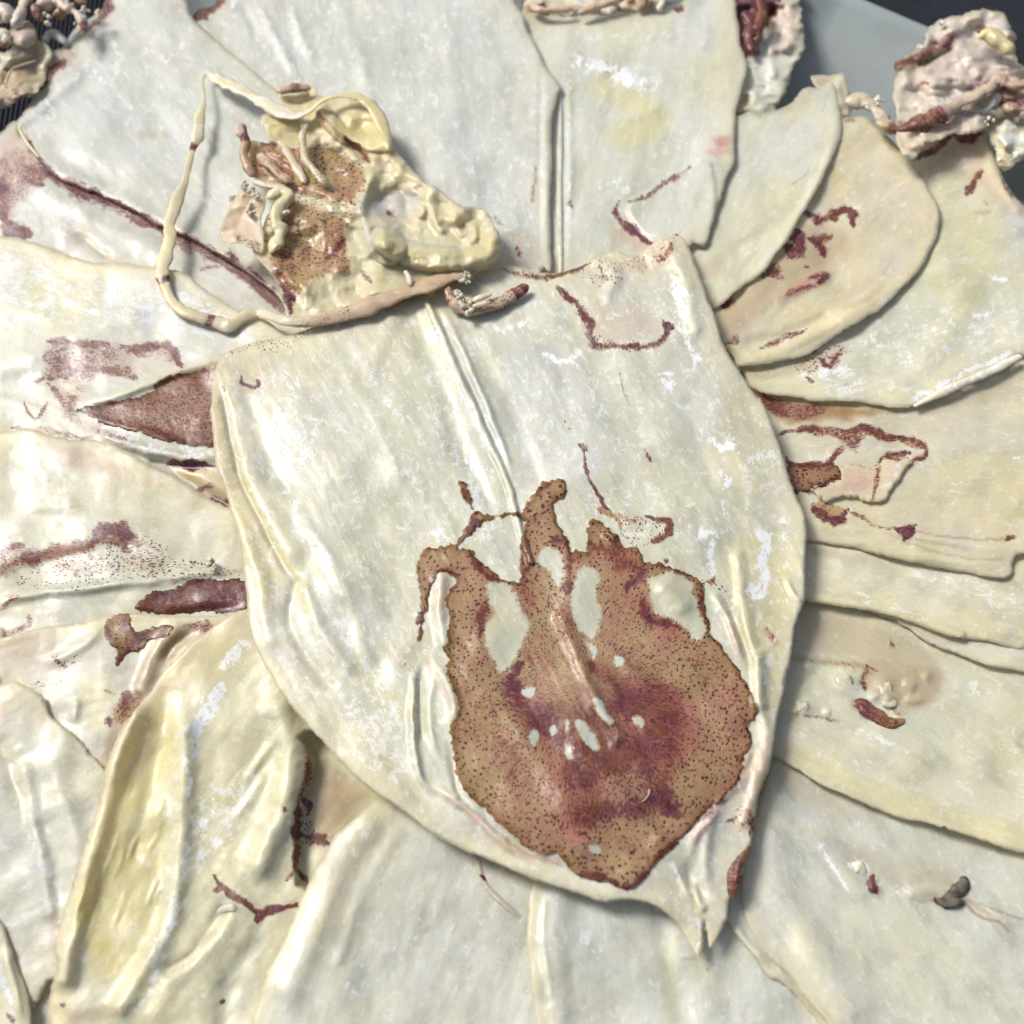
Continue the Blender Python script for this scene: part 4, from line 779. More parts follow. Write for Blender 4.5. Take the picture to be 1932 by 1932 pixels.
cent_feats = [
   # pen, a double ridge down the middle
   ('h', 'r', 'D 806,572 840,650 880,740 925,840 955,905 978,985 1000,1060', 7, 1.3), ('h', 's', 'D 832,572 868,650 908,740 948,840 970,905', 6, .9), ('h', 's', 'D 819,572 854,650 894,740 936,840', 4, -.9), ('h', 's', 'D 780,600 830,720 870,850 920,950', 18, -.8), ('h', 's', 'D 860,590 950,750 1010,900', 20, -.7),
   ('powder', 's', 'D 812,600 850,690 888,770 925,850', 4.5, 1.7), ('grey', 's', 'D 840,610 880,700 930,800 950,850', 12, 1.0), ('grey', 's', 'D 820,640 760,600', 12, .6),  # powder stroke here is a painted highlight along the pen, not bloom
   ('h', 's', 'D 740,600 700,700', 16, .4), ('grey', 'p', 'D 950,660 1080,640 1140,760 1140,900 1050,930 960,850', 30, .9), ('grey', 'p', 'D 1250,680 1330,680 1380,780 1300,860', 24, .7), ('grey', 's', 'd 1560,950 1700,1150', 26, .8), ('grey', 's', 'D 520,690 600,760 700,820', 20, .55), ('grey', 's', 'd 1450,1620 1480,1680', 12, 1.3), ('grey', 's', 'D 1300,1060 1350,900', 24, .4),
   # left rim: rounded yellow border, crease behind it
   ('h', 's', 'd 1105,330 1130,560 1165,740 1215,880 1290,1060 1340,1220 1370,1400 1400,1560', 15, .9), ('h', 's', 'd 1110,200 1160,330 1185,450 1215,600 1260,760 1340,920 1420,1080 1490,1210 1580,1330', 7, -1.6), ('h', 's', 'd 1190,280 1240,500 1300,700 1400,900 1520,1100', 22, .8), ('h', 's', 'd 1580,1300 1660,1500 1800,1700', 14, .9), ('h', 's', 'd 1540,1280 1500,1450 1560,1600 1700,1800', 12, -.9),
   ('yellow', 's', 'd 1110,330 1140,560 1180,760 1240,930 1310,1100 1360,1280', 17, .9), ('yellow', 's', 'd 1250,720 1350,920 1500,1180 1600,1400', 8, .9), ('yellow', 's', 'h 100,100 450,350', 30, .5), ('yellow', 'p', 'D 1350,1050 1500,1000 1500,1200 1460,1400 1420,1300', 26, .7), ('tan', 's', 'd 1120,110 1150,200 1180,300', 8, .35),
   ('h', 's', 'h 390,90 385,250 385,420 400,560 440,680 540,760', 7, 1.5), ('h', 's', 'h 430,60 420,250 430,500', 8, -1.1), ('h', 's', 'h 500,100 470,350 520,560', 7, .6), ('h', 's', 'h 430,640 560,740 700,830 820,960 940,1040 1120,1110', 10, 1.2), ('pink', 's', 'h 560,760 700,860 820,970 960,1040 1130,1100', 10, .5), ('pink', 's', 'h 430,50 560,200 600,280', 8, .4), ('h', 's', 'h 480,20 560,150 600,280 570,400', 9, 1.1),
   ('h', 's', 'h 560,420 590,600 640,760 800,900 950,1020 1150,1130 1400,1220', 6, -.9), ('h','p', 'h 0,500 200,760 600,1020 1000,1190 1400,1300 1400,1190 1000,1100 640,960 350,700 200,500', 16, .5),
   # right rim and folds
   ('h', 's', 'f 690,1230 740,1330 790,1370', 5, .9), ('h', 's', 'f 450,1130 470,1300 500,1500 530,1700 560,1900', 12, 1.1), ('h', 's', 'f 300,1300 380,1420 440,1560 475,1680', 7, 1.4), ('h', 's', 'f 350,1300 430,1450 500,1650 540,1850', 9, -1.3), ('pink', 's', 'f 400,1480 470,1640', 8, .4),
   ('pink', 's', 'i 600,480 560,640 500,780 470,900', 14, .6), ('h', 's', 'i 560,20 570,300 600,480 540,700 480,880', 12, 1.0), ('h', 's', 'i 560,380 500,600 450,690 330,820 230,960 190,1080', 8, 1.4), ('h', 's', 'i 530,420 520,560 430,720 300,850 210,950', 7, -1.0), ('pink', 's', 'i 530,540 450,690 330,830 220,980', 9, .55),
   ('h', 's', 'i 380,760 300,900 280,1100 300,1250', 11, .9), ('h', 's', 'i 100,1080 160,1200 230,1350', 8, .9), ('h', 's', 'i 170,1080 220,1200 300,1300', 10, -1.0), ('powder', 's', 'i 240,1380 250,1480 240,1560', 5, 1.3), ('powder', 's', 'i 280,1360 300,1480', 3, .9), ('yellow', 's', 'i 210,1240 260,1350', 13, .9), ('h', 's', 'i 210,1150 250,1300 290,1350', 7, 1.0),
   ('dots', 'p', 'i 370,850 460,790 530,820 520,980 430,920', 9, 1.0), ('stain', 's', 'i 480,800 520,850 500,960', 7, .8), ('stain', 's', 'i 275,860 320,800', 6, .8), ('grey', 's', 'i 470,980 440,1040', 8, 1.0), ('stain', 's', 'i 380,890 450,860', 4, .7),
   # collar spots, ring mark and streaks
   ('dots', 'p', 'd 1140,80 1300,30 1500,-20 1640,-60 1560,30 1450,60 1300,70', 9, .9), ('tan', 's', 'd 1130,130 1160,80 1320,30 1500,-10 1640,-70', 6, .5), ('stain', 's', 'd 1240,200 1270,240 1340,250 1330,210', 3.5, 1.0), ('stain', 's', 'd 1145,250 1160,280', 3, 1.1), ('tan', 'p', 'd 1150,100 1400,60 1450,250 1300,300 1180,250', 20, .14),
   ('stain', 's', 'b 1130,1490 1180,1540 1240,1570', 4.5, 1.0), ('stain', 's', 'b 1235,1570 1290,1650 1310,1730 1340,1790 1430,1800 1560,1790', 6, 1.1), ('dots', 's', 'b 1240,1570 1300,1680 1380,1780 1560,1800', 12, .9), ('stain', 's', 'b 1560,1810 1640,1780 1700,1720 1690,1650', 4, 1.0), ('stain', 's', 'b 1700,1680 1730,1700', 7, 1.5),
   ('pink', 'p', 'b 1270,1600 1450,1560 1690,1640 1600,1780 1360,1780', 14, .22), ('stain', 's', 'b 850,1390 930,1420 1080,1435 1200,1400 1300,1370', 4, .9), ('dots', 'p', 'b 800,1400 900,1380 1100,1420 1350,1330 1500,1340 1700,1230 1760,1230 1690,1360 1500,1420 1400,1500 1200,1420 1000,1440', 8, .75), ('stain', 's', 'b 1650,1360 1710,1310 1720,1270', 5, 1.0), ('stain', 's', 'b 1350,1440 1400,1450', 5, .7), ('pink', 'p', 'b 1300,1400 1500,1330 1740,1220 1700,1380 1500,1400', 12, .4), ('stain', 's', 'b 1750,1218 1758,1224', 3, 1.4),
   ('h', 's', 'b 1330,1350 1440,1420 1400,1520', 14, 1.0), ('h', 's', 'b 1560,1320 1620,1400 1760,1460', 14, -1.0), ('h', 's', 'b 1700,1240 1780,1400 1850,1700', 14, 1.1), ('powder', 's', 'b 1740,1500 1800,1550 1780,1700 1850,1850', 14, 1.2), ('powder', 's', 'b 1640,1560 1760,1620', 12, .7),
   ('stain', 's', 'e 910,170 930,180 925,200', 5, 1.1), ('stain', 's', 'e 925,190 935,260 960,340 1010,420 1050,460', 2.6, 1.6), ('stain', 's', 'e 1195,185 1210,215 1225,240', 2.5, .8), ('dots', 's', 'e 845,60 860,100', 5, .9), ('stain', 's', 'e 845,68 850,72', 2.5, 1.2), ('stain','s','D 1168,695 1178,740 1190,765',2,.5),
   ('dots', 'p', 'e 1060,480 1130,460 1200,480 1290,490 1320,540 1280,580 1235,610 1150,620 1090,560', 7, .9), ('skin', 's', 'e 1040,470 1100,480 1150,500', 8, .6), ('stain', 's', 'e 1190,480 1290,500 1300,555 1250,580 1230,600', 4.5, 1.2), ('stain', 's', 'e 1285,540 1300,560', 7, 1.5), ('skin', 's', 'e 1010,450 1050,470 1090,520', 8, .8),
   ('stain', 's', 'e 1480,765 1500,770', 6, 1.0), ('dots', 's', 'e 1440,770 1520,790 1550,840', 8, .8), ('stain', 's', 'e 1285,685 1295,690', 4, 1.6), ('stain', 's', 'e 1735,960 1750,1000', 5, .5), ('pink', 's', 'e 1740,980 1760,1050', 9, .8), ('stain', 's', 'e 1730,970 1755,1000 1750,1040', 4, .6), ('tan', 's', 'e 130,1120 200,1060', 14, .3), ('dots', 's', 'e 120,1130 180,1150', 7, .5),
   # under the fin: warm tone and the pale windows raised
   ('tan', 'p', 'e 330,900 500,850 640,1300 1000,1500 1500,1150 1600,1400 1400,1700 h 1500,1200 1000,1000 650,700 600,300', 20, .15), ('h', 's', 'e 1290,800 1350,870', 22, 1.6), ('yellow', 's', 'e 1260,840 1380,860', 16, .4), ('h', 's', 'e 1010,540 1080,590', 8, 1.6), ('pink', 's', 'e 1000,540 1090,600', 8, .6), ('h', 's', 'e 300,750 290,900 320,1030', 12, 1.3), ('pink', 's', 'e 300,750 290,880', 12, .5),
   ('h', 's', 'e 830,920 920,1150 1000,1330 1080,1450', 12, 1.1), ('h', 's', 'e 900,1500 1100,1700 1250,1900', 16, .8), ('h', 's', 'e 450,1150 700,1500 950,1900', 26, .7), ('h', 's', 'e 1100,1200 1350,1300 1500,1450', 26, -.6),
   ('grey', 's', 'e 540,850 600,1000', 12, .9), ('grey', 's', 'e 930,760 960,950', 10, 1.0), ('grey', 's', 'e 780,660 820,730', 10, 1.0), ('grey','s','e 520,600 600,680',12,.7),
   # bloom
   ('powder', 'p', 'd 1400,330 1500,350 1700,400 1650,600 1600,800 1500,950 1380,700 1330,500', 26, .85), ('powder', 's', 'd 1430,380 1500,480', 20, 1.3), ('powder', 's', 'd 1640,1260 1760,1500 1900,1700', 12, .9), ('powder', 'p', 'h 100,60 300,100 360,300 340,440 350,600 330,700 150,640 20,500 0,300', 20, .72), ('powder', 's', 'e 430,350 500,560 280,560', 20, .8), ('powder', 's', 'D 820,790 850,850 900,900', 22, .8), ('powder', 's', 'D 700,690 740,780', 18, .6), ('powder', 's', 'd 1250,330 1350,600', 16, .5),
   ('powder', 's', 'f 60,215 100,260 120,230', 9, 1.7), ('powder', 's', 'f 20,180 110,180', 4, 1.3), ('powder', 's', 'f 290,530 350,570 420,560', 10, 1.4), ('powder', 's', 'f 360,690 420,740 380,780', 10, 1.4), ('powder', 's', 'f 520,640 640,600 640,700', 14, 1.0), ('powder', 's', 'f 250,1020 330,1010 300,1100 320,1200', 10, 1.5), ('powder', 's', 'f 560,1010 600,1050 580,1200 560,1330 520,1290', 13, 1.5), ('powder', 's', 'f 600,1420 610,1600 580,1750', 12, .8), ('powder', 's', 'f 370,850 380,920', 4, 1.2), ('powder','s','f 680,900 720,1100',10,.7),
   ('powder', 's', 'b 1060,1850 1180,1870 1260,1800', 8, 1.4), ('powder', 's', 'b 880,1700 940,1680', 10, 1.2), ('powder', 's', 'b 820,1680 870,1740', 5, 1.), ('powder', 's', 'd 1250,900 1300,1100 1340,1400 1400,1600', 8, .5), ('powder','p','D 450,700 560,700 620,800 560,900 500,860',24,.55),
   # broad wrinkles
   ('h', 's', 'D 600,660 560,800 620,1000 600,1200', 40, 0.45), ('h', 's', 'D 700,900 740,1100 700,1300', 36, -0.45), ('h', 's', 'D 1180,680 1250,850 1300,1000', 30, 0.40), ('h', 's', 'D 1040,600 1100,720 1110,860', 26, 0.40), ('h', 's', 'D 1360,760 1420,950 1420,1150', 30, 0.50), ('h', 's', 'D 1300,760 1340,900', 14, -0.35), ('h', 's', 'D 620,640 690,760 760,900', 12, 0.20), ('h','s','D 520,920 640,1080 690,1240',14,.5), ('h','s','D 470,760 500,860 560,980',16,-.5)]
CSEED = 77
cm = sheet('mantle', centre, CO, Hc, cent_feats, {'yellow': .12, 'grey': .22, 'powder': .35}, sp=2.8, T=1.7, wr=(1.0, 110), fib=.08, axis=math.radians(-62), seed=CSEED, en=1.3, lift=.2)
relief = [f for f in cent_feats if f[0] == 'h']
def Hfin(x, y):
    # follows the mantle it clings to (same seed and waves), half a millimetre higher
    _, hf = features(x, y, relief, {}, CSEED)
    c, sn = math.cos(math.radians(-62)), -math.sin(math.radians(-62))
    u = (x - 966) * c + (y - 1000) * sn; v = -(x - 966) * sn + (y - 1000) * c
    return Hc(x, y) + hf + fbm(x / 110, y / 110, CSEED, 2) * 1.0 + fbm(u / 110, v / 14, CSEED + 40, 2) * .08 + fbm(x / 15, y / 15, CSEED + 50, 3) * .064 + .72
rim_strokes = []
fo = P(fin_out)
fin_feats = [('tan', 's', np.vstack([fo[40:72]]), 4.5, .6), ('stain', 's', fo[40:66], 2.6, .5), ('stain', 's', fo[22:41], 2.6, .6), ('tan', 's', fo[22:41], 6, .8), ('stain', 's', fo[64:80], 3, .8), ('h', 's', fo[40:72], 5, .5),
   ('stain', 's', 'h 1240,1160 1380,1175 1500,1230 1600,1150', 8, 1.5), ('stain', 's', 'h 1640,1080 1780,960', 6, 1.2),
   ('stain', 's', 'e 700,390 780,340', 8, 0.98), ('stain', 's', 'e 395,360 410,420', 5, 1.83), ('stain', 's', 'e 430,470 450,520 420,550', 9, 1.46), ('stain', 's', 'e 680,530 720,480 800,420', 10, 0.61), ('stain', 's', 'e 660,560 680,680 660,800 720,900', 9, 0.79), ('stain', 's', 'e 760,600 830,580 870,650 870,780', 7, 0.85), ('stain', 's', 'e 830,800 880,800', 7, 1.34),
   ('stain', 's', 'e 430,640 500,730 590,780', 4.5, 1.4), ('stain', 's', 'e 360,740 280,740 240,800', 4, 1.22), ('stain', 's', 'e 500,860 480,930 470,1010', 9, 1.10), ('stain', 's', 'e 960,600 1080,660 1180,720 1120,800', 12, 0.98), ('stain', 's', 'e 1150,640 1250,690 1400,745', 6, 1.10), ('stain', 's', 'e 1440,800 1450,900 1480,990', 5, 0.98),
   ('stain', 's', 'e 1180,850 1220,940 1330,970', 10, 1.22), ('pink', 's', 'e 1080,640 1160,860 1300,1000', 22, .8), ('stain', 's', 'e 600,1180 620,1260 700,1360 800,1460', 20, 1.04), ('stain', 's', 'e 640,1130 600,1200 650,1250', 10, 1.10), ('stain', 's', 'e 760,1320 820,1440 900,1500', 16, 1.10), ('stain', 's', 'e 960,1120 1080,1250 1100,1330', 16, 1.04), ('stain', 's', 'e 1000,1180 1100,1120', 12, 0.61),
   ('stain', 's', 'e 1130,1420 1200,1500 1200,1600 1300,1700', 26, 1.04), ('stain', 's', 'e 1200,1250 1300,1300 1350,1450', 26, 0.76), ('pink', 'p', 'e 1050,1200 1300,1200 1450,1350 1400,1550 1200,1650 1100,1500', 30, .9), ('stain', 's', 'e 830,1560 870,1660 850,1800', 14, 0.92), ('stain', 's', 'e 900,1640 1000,1700 1050,1850', 12, 0.61), ('stain', 's', 'e 1240,1700 1330,1800', 22, 0.85), ('pink', 's', 'e 820,1560 850,1800 900,1900', 20, .7),
   ('stain', 's', 'e 570,1480 640,1560 600,1640', 16, 0.55), ('pink', 's', 'h 1150,560 1250,780 1220,960', 22, .8), ('stain', 's', 'h 1150,600 1200,700 1250,900', 12, .65), ('stain', 's', 'e 460,860 430,1000', 8, 0.37), ('stain', 's', 'e 680,1000 700,1100 760,1180', 10, 0.61), ('grey', 's', 'e 820,920 900,1120 960,1290', 6, 1.0), ('yellow', 'p', 'e 330,1250 600,1300 700,1700 500,1800 380,1500', 24, .6), ('grey','s','e 1080,1650 1180,1850',8,.7),
   ('stain', 's', 'e 380,1050 400,1180', 8, 0.37), ('stain', 's', 'e 1500,1150 1600,1280 1640,1400', 18, 0.30),
   ('pink', 'p', 'e 560,1180 800,1300 900,1600 1000,1850 800,1900 700,1500 560,1350', 30, .6), ('pink', 's', 'e 1100,640 1050,760 1150,900', 26, .5), ('stain', 's', 'e 1320,980 1420,1100 1500,1250', 22, .35), ('stain', 's', 'e 950,1500 1100,1600', 18, .4), ('stain', 's', 'h 1350,900 1500,1000 1600,1080', 16, .5),
   ('stain', 's', 'h 900,600 1000,700 1100,880', 20, .3), ('stain', 's', 'e 700,700 760,850 850,950', 14, .35), ('stain', 's', 'e 1050,1050 1150,1150 1250,1200', 26, .45), ('stain', 's', 'e 1250,1500 1400,1600', 24, .45)]
for _h in fin_holes[1:5]: fin_feats += [('skin', 'p', _h, 13, -.90), ('tan', 'p', _h, 10, .05), ('stain', 'p', _h, 5, -1.0), ('pink', 'p', _h, 5, -.9), ('yellow', 'p', _h, 9, .25)]
for _h in fin_holes[5:]: fin_feats += [('skin', 'p', _h, 7, -.88), ('stain', 'p', _h, 2, -1.0), ('pink', 'p', _h, 2, -.9)]
fin_feats = [f for f in fin_feats if f[0] != 'stain' or f[4] >= 0] + [f for f in fin_feats if f[0] == 'stain' and f[4] < 0]
fin_feats += [('stain', 'p', 'e 620,1180 760,1280 1000,1180 1150,1150 1350,1250 1400,1500 1300,1750 1150,1850 900,1900 780,1800 750,1550 600,1350', 40, .74)]
fin_feats = [f for f in fin_feats if f[4] >= 0] + [f for f in fin_feats if f[4] < 0]
sheet('fin', centre, fin_out, Hfin, fin_feats, {'skin': 1.0, 'pink': .22, 'stain': .08}, sp=2.2, T=.5, wr=(0.001, 100), fib=.02, axis=math.radians(-62), seed=81, en=4.6, polar=(1110, 1300), holes=holes_pts, lift=0, edge_w=5)
# dark curled flap at the lower right rim
sheet('fin_flap', centre, 'i 525,975 505,1060 470,1130 465,1220 410,1290 390,1160 430,1080 500,1010', lambda x, y: Hc(x, y) + .7, [('h', 's', 'i 510,990 450,1120 420,1270', 7, 1.2), ('stain', 's', 'i 400,1150 420,1280', 5, 1.0)], {'tan': 1.2, 'stain': .75}, sp=2.8, T=.8, seed=90, en=.8)

# ------------------------------------------------------------ curled head of the centre squid
def Hh(x, y): return 9.1 + 0 * x
head = sheet('head', centre, 'H 600,310 690,270 672,225 690,170 770,150 850,165 880,215 960,210 1090,235 1170,290 1215,400 1245,480 1300,540 1350,600 1450,660 1550,735 1660,760 1720,850 1740,930 1725,1000 1650,1050 1540,1080 1400,1115 1250,1170 1100,1225 950,1275 830,1300 735,1290 690,1150 640,1060 560,960 600,860 650,720 640,640 560,600 500,540 490,460 560,430 640,440 610,370',
  Hh, [('skin', 'p', 'H 560,450 700,440 780,460 900,450 1050,520 1100,600 1050,700 1000,900 1050,1100 850,1100 740,1200 640,1040 650,800 700,640 560,600 540,520', 12, .85),
   ('dots', 'p', 'H 600,700 1050,500 1100,700 980,900 900,1040 760,1160 640,1000', 20, 1), ('stain', 's', 'H 690,800 700,950 760,1000', 12, .45), ('stain', 's', 'H 750,1180 700,1120 740,1250', 7, 1.1), ('stain', 's', 'H 900,980 950,950 1000,890', 7, .9), ('stain', 's', 'H 1080,1040 1120,1110', 4, .9),
   ('tan', 'p', 'H 560,450 660,440 780,640 640,650 540,560', 10, 1.0), ('tan', 'p', 'H 860,470 1000,500 1100,560 1000,600 900,560', 16, .6), ('stain', 's', 'H 640,540 700,590 740,620', 6, 1.2), ('stain', 's', 'H 600,440 680,440', 4, 1.1), ('pink', 's', 'H 650,480 720,600', 14, .7),
   ('yellow', 'p', 'H 600,310 850,270 1170,290 1240,480 1100,520 900,400 620,420', 12, 1.2), ('stain', 's', 'H 870,290 900,340', 6, .9), ('tan', 's', 'H 870,300 960,390 1050,450 1120,520', 7, .9), ('stain', 's', 'H 990,400 1060,470 1110,520', 4, 1.5), ('tan', 's', 'H 1100,510 1250,520 1300,560', 9, .5),
   ('h', 'r', 'H 890,290 960,380 1060,430 1200,440', 16, 1.8), ('h', 's', 'H 1150,300 1200,420 1280,560 1420,660 1560,760', 16, 2.0), ('h', 's', 'H 980,410 1060,480 1120,530', 7, -1.8),
   ('h', 'r', 'H 1180,900 1290,960 1420,990 1560,990 1680,960 1700,860', 24, 5.2), ('yellow', 's', 'H 1200,900 1400,990 1650,980 1700,880', 30, .9), ('h', 'r', 'H 1200,930', 36, 3.2), ('tan', 's', 'H 1200,940 1350,1000 1450,1010', 16, .26), ('dots', 's', 'H 1200,900 1260,960', 14, .3),
   ('h', 'p', 'H 1130,700 1250,620 1350,700 1450,800 1560,820 1600,900 1500,930 1300,880 1180,800', 16, -2.0), ('grey', 'p', 'H 1120,700 1300,650 1360,720 1300,800 1150,800', 12, 1.0), ('grey', 's', 'H 1180,730 1230,790', 10, 1.8), ('stain', 's', 'H 1200,760 1230,795', 7, .9), ('h', 's', 'H 1340,800 1370,760 1300,720', 7, 1.5), ('h', 's', 'H 1400,720 1430,820 1480,880', 8, 1.6), ('h', 's', 'H 1500,720 1540,850 1590,890', 10, 1.8), ('h','s','H 1600,800 1610,880 1560,930',8,1.5),
   ('h', 's', 'H 1120,600 1080,750 1120,950', 12, 1.8), ('grey', 's', 'H 1090,700 1110,900', 12, .7), ('h', 's', 'H 700,650 850,660 1000,720 1040,780', 14, 1.6), ('pink', 's', 'H 700,640 900,690', 14, .4), ('skin', 'p', 'H 700,670 850,670 1040,750 1020,800 850,760 740,720', 10, -.8),
   ('skin', 'p', 'H 830,1090 950,1040 1100,1060 1150,1110 950,1200 780,1240', 10, -.95), ('h', 's', 'H 780,900 900,960 1030,880', 20, -1.4), ('tan', 's', 'H 880,880 950,840 1000,800', 12, .8), ('h', 's', 'H 640,960 720,1060 800,1140', 12, 1.4), ('h', 's', 'H 780,780 760,900 820,1000', 9, .7), ('h', 's', 'H 620,330 720,360 860,330', 16, 1.0),
   ('pink', 'p', 'H 560,940 640,1000 740,1160 700,1180 620,1060', 8, .7), ('h','s','H 560,500 640,560 760,620', 8, 1.0), ('h','s','H 600,470 700,500 800,600', 6, .9), ('h','p','H 850,450 1050,500 1100,620 1000,680 850,600',16,-1.4)],
  {'yellow': .6, 'tan': .2}, sp=2.6, T=1.2, wr=(1.6, 42), fib=.35, seed=120, en=2.2, lift=.8)
HB = lambda x, y: 12.5 + 0 * x
sheet('skin_flap', centre, 'H 415,905 405,850 425,790 440,740 470,690 520,660 590,670 620,720 600,800 610,880 610,960 560,950 500,920 450,915', lambda x, y: 11.4 + 0 * x,
  [('h', 's', 'H 430,760 520,740 600,800', 14, 1.4), ('tan', 's', 'H 480,900 560,920 600,940', 12, .7), ('dots', 's', 'H 500,890 600,940', 10, 1.), ('h', 's', 'H 500,700 560,720', 8, -1.2), ('tan', 's', 'H 520,690 580,700', 9, .5), ('h','s','H 440,880 500,900',8,1.)], {'pink': .55}, sp=2.6, T=1.2, wr=(1.6, 40), seed=131, en=1.5)
tube('arm', centre, 'H 620,700 690,670 725,690 690,740 670,800 690,860 660,930 640,960', [14, 15, 14.5, 14, 13.5], [11, 13, 15, 13], .55, .4, base={'yellow': .7}, dz=-1.9, seed=141, lump=.16)
tube('arm', centre, 'H 500,345 515,400 525,440 515,490 535,560 570,600', [15.5, 15.5, 14.5, 13], [9, 10, 8, 9], .6, .3, [('stain', 's', 'H 505,380 530,430', 9, 1.2)], {'tan': .85, 'pink': .5}, dz=-1.9, seed=142, lump=.16)
tube('arm', centre, 'H 505,345 500,390 520,420', [15, 16, 15], [10, 13, 8], .5, .2, base={'pink': .5, 'tan': .15}, dz=-1.9, seed=143)
tube('arm', centre, 'H 815,350 795,400 800,460 810,520 850,570 890,620 915,650', [14.5, 15.5, 15.5, 15, 14], [6, 8, 10, 11, 9], .7, .2, [('dots', 's', 'H 800,450 900,630', 14, .4)], {'yellow': .4, 'pink': .12}, dz=-1.9, seed=144, lump=.2)
tube('arm', centre, 'H 665,190 720,185 780,175 835,180', [14, 14.5, 14], [9, 12, 11], .6, .2, [('stain', 's', 'H 720,200 820,185', 5, .8)], {'tan': .45, 'pink': .4}, dz=-1.9, seed=145)
tube('arm', centre, 'H 690,215 760,210 830,205', [13.2, 13.5, 13], [8, 9, 7], .6, .2, base={'tan': .3, 'yellow': .6}, dz=-1.9, seed=146)
tube('arm', centre, 'H 560,620 620,640 690,650 720,665', [13, 14, 14], [8, 9, 8], .6, .2, base={'pink': .4}, dz=-1.9, seed=147)
tube('arm', centre, 'H 580,490 640,540 700,600 750,625', [13.6, 14.2, 13.5], [10, 14, 8], .5, .3, [('stain', 's', 'H 660,560 740,620', 8, 1.)], {'tan': .55, 'dots': .8, 'pink': .4}, dz=-1.9, seed=148)
tube('arm', centre, 'H 700,460 740,510 780,580 810,630', [13.2, 13.8, 13], [9, 12, 8], .5, .3, base={'pink': .3, 'yellow': .3}, dz=-1.9, seed=149)
# long tentacle: a flat twisting ribbon that loops off to the left and back over the head
ten = 'H 1590,1060 1500,1075 1400,1110 1300,1140 1200,1180 1080,1225 1000,1250 900,1275 800,1290 700,1280 600,1250 520,1265 450,1305 380,1290 300,1265 220,1235 165,1180 135,1100 125,1030 150,950 165,880 160,820 185,760 205,690 235,620 250,560 270,470 300,400 305,320 325,240 318,160 325,115 350,105 400,140 470,170 550,210 620,250 690,290 760,310 830,285 890,235 960,215 1040,215 1110,250 1160,320 1200,420'
tn = len(P(ten)); tx = np.linspace(0, 1, tn)
wsT = [12, 16, 18, 18, 18, 18, 16, 13, 10, 9, 10, 11, 13, 12, 10, 10, 12, 13, 14, 14, 14, 11, 13, 12, 7, 6, 8, 11, 10, 5, 4, 4, 7, 13, 14, 14, 18, 18, 12, 7, 7, 9, 13, 15, 13, 9]
zsT = [13, 13.5, 13.5, 13, 12.5, 12, 11.6, 11.4, 11.2, 10.6, 9.6, 8, 6.8, 5.8, 5.2, 4.8, 4.6, 4.4, 4.2, 4, 4, 4, 4, 4, 4, 4.2, 4.5, 5, 5.5, 6, 6.6, 7, 7.6, 8.4, 9.4, 10.6, 12, 13.4, 14.6, 15.6, 16, 15.8, 15.3, 15, 14.4, 13.4]
tp = P(ten); tq = (tp[:, 0].copy(), tp[:, 1].copy()); ground = np.maximum.reduce([squids[k][2](*tq) for k in ('left_top', 'left_upper', 'under_left')])
for k in range(10, 31): zsT[k] = float(ground[k]) + 3.6 + (.6 if k in (14, 15, 24, 25) else 0)
tube('tentacle', centre, ten, zsT, [w * 1.12 for w in wsT], .28, .28, [
   ('tan', 's', 'H 1600,1060 1400,1130 1200,1200 1000,1270 800,1300', 30, .42), ('pink', 's', 'H 1500,1080 1200,1180 900,1260', 26, .45), ('dots', 's', 'H 1500,1110 1200,1230 900,1310 820,1310', 14, 1.), ('stain', 's', 'H 1480,1110 1250,1210 1000,1290 850,1320', 4, .9), ('stain', 's', 'H 1270,1040 1150,1130 1050,1180', 4, .7),
   ('tan', 's', 'H 700,1285 400,1290 200,1220 150,1100', 24, .26), ('stain', 's', 'H 120,1100 150,1080', 5, 1.4), ('stain', 's', 'H 350,1275 380,1275', 4, 1.3), ('stain', 's', 'H 262,458 290,455', 4, 1.5), ('stain', 's', 'H 680,1300 740,1310', 3, 1.1), ('stain', 's', 'H 700,1300 720,1300', 3, 1.), ('yellow', 's', 'H 130,1100 200,700', 40, .6),
   ('yellow', 's', 'H 850,270 1000,210 1200,420', 30, 1.0), ('powder', 's', 'H 400,140 620,260 760,310', 30, .6), ('powder','s','H 290,300 330,400',20,.5)], {'yellow': .25}, dz=-1.9, seed=150, n=14, sub=8, lump=.14)
tube('arm', centre, 'H 1480,1120 1510,1180 1560,1220 1640,1225 1720,1200 1800,1160 1870,1115', [13, 12, 11.5, 11.5, 12], [10, 17, 16, 14, 11], .5, .3, [('stain', 's', 'H 1780,1140 1860,1120', 10, 1.3), ('stain', 's', 'H 1490,1130 1510,1180', 8, .9), ('dots', 's', 'H 1600,1230 1850,1150', 16, .7)], {'tan': .5, 'pink': .4}, dz=-1.9, seed=160, lump=.2)
def hp(s, z): return [(x, y, z - 2.9) for x, y in P('H ' + s)]
SB = {'powder': .55, 'pink': .12, 'yellow': .2}
beads('sucker', centre, hp('505,640 520,650 555,660 575,685', 15.6), 4.6, None, 3, 3, 8, SB)
beads('sucker', centre, hp('545,745 550,770', 15.6), 5, None, 4, 3, 7, SB)
beads('sucker', centre, hp('705,740 715,765', 15.6), 5, None, 5, 3, 7, SB)
beads('sucker', centre, hp('455,690 455,705', 14.4), 3, None, 6, 2.5, 4, SB)
beads('sucker', centre, hp('1530,1150 1545,1180 1560,1215 1590,1240 1590,1190', 14.4), 5.4, None, 7, 3.2, 6, SB)
beads('sucker', centre, hp('1575,1050 1585,1080 1560,1100', 15), 5, None, 8, 3.2, 6, SB)
tube('sucker_stalk', centre, 'H 1600,1190 1640,1175 1695,1155', [14, 14.4, 14], [5, 6, 4], .7, base=SB, dz=-1.9, seed=9)
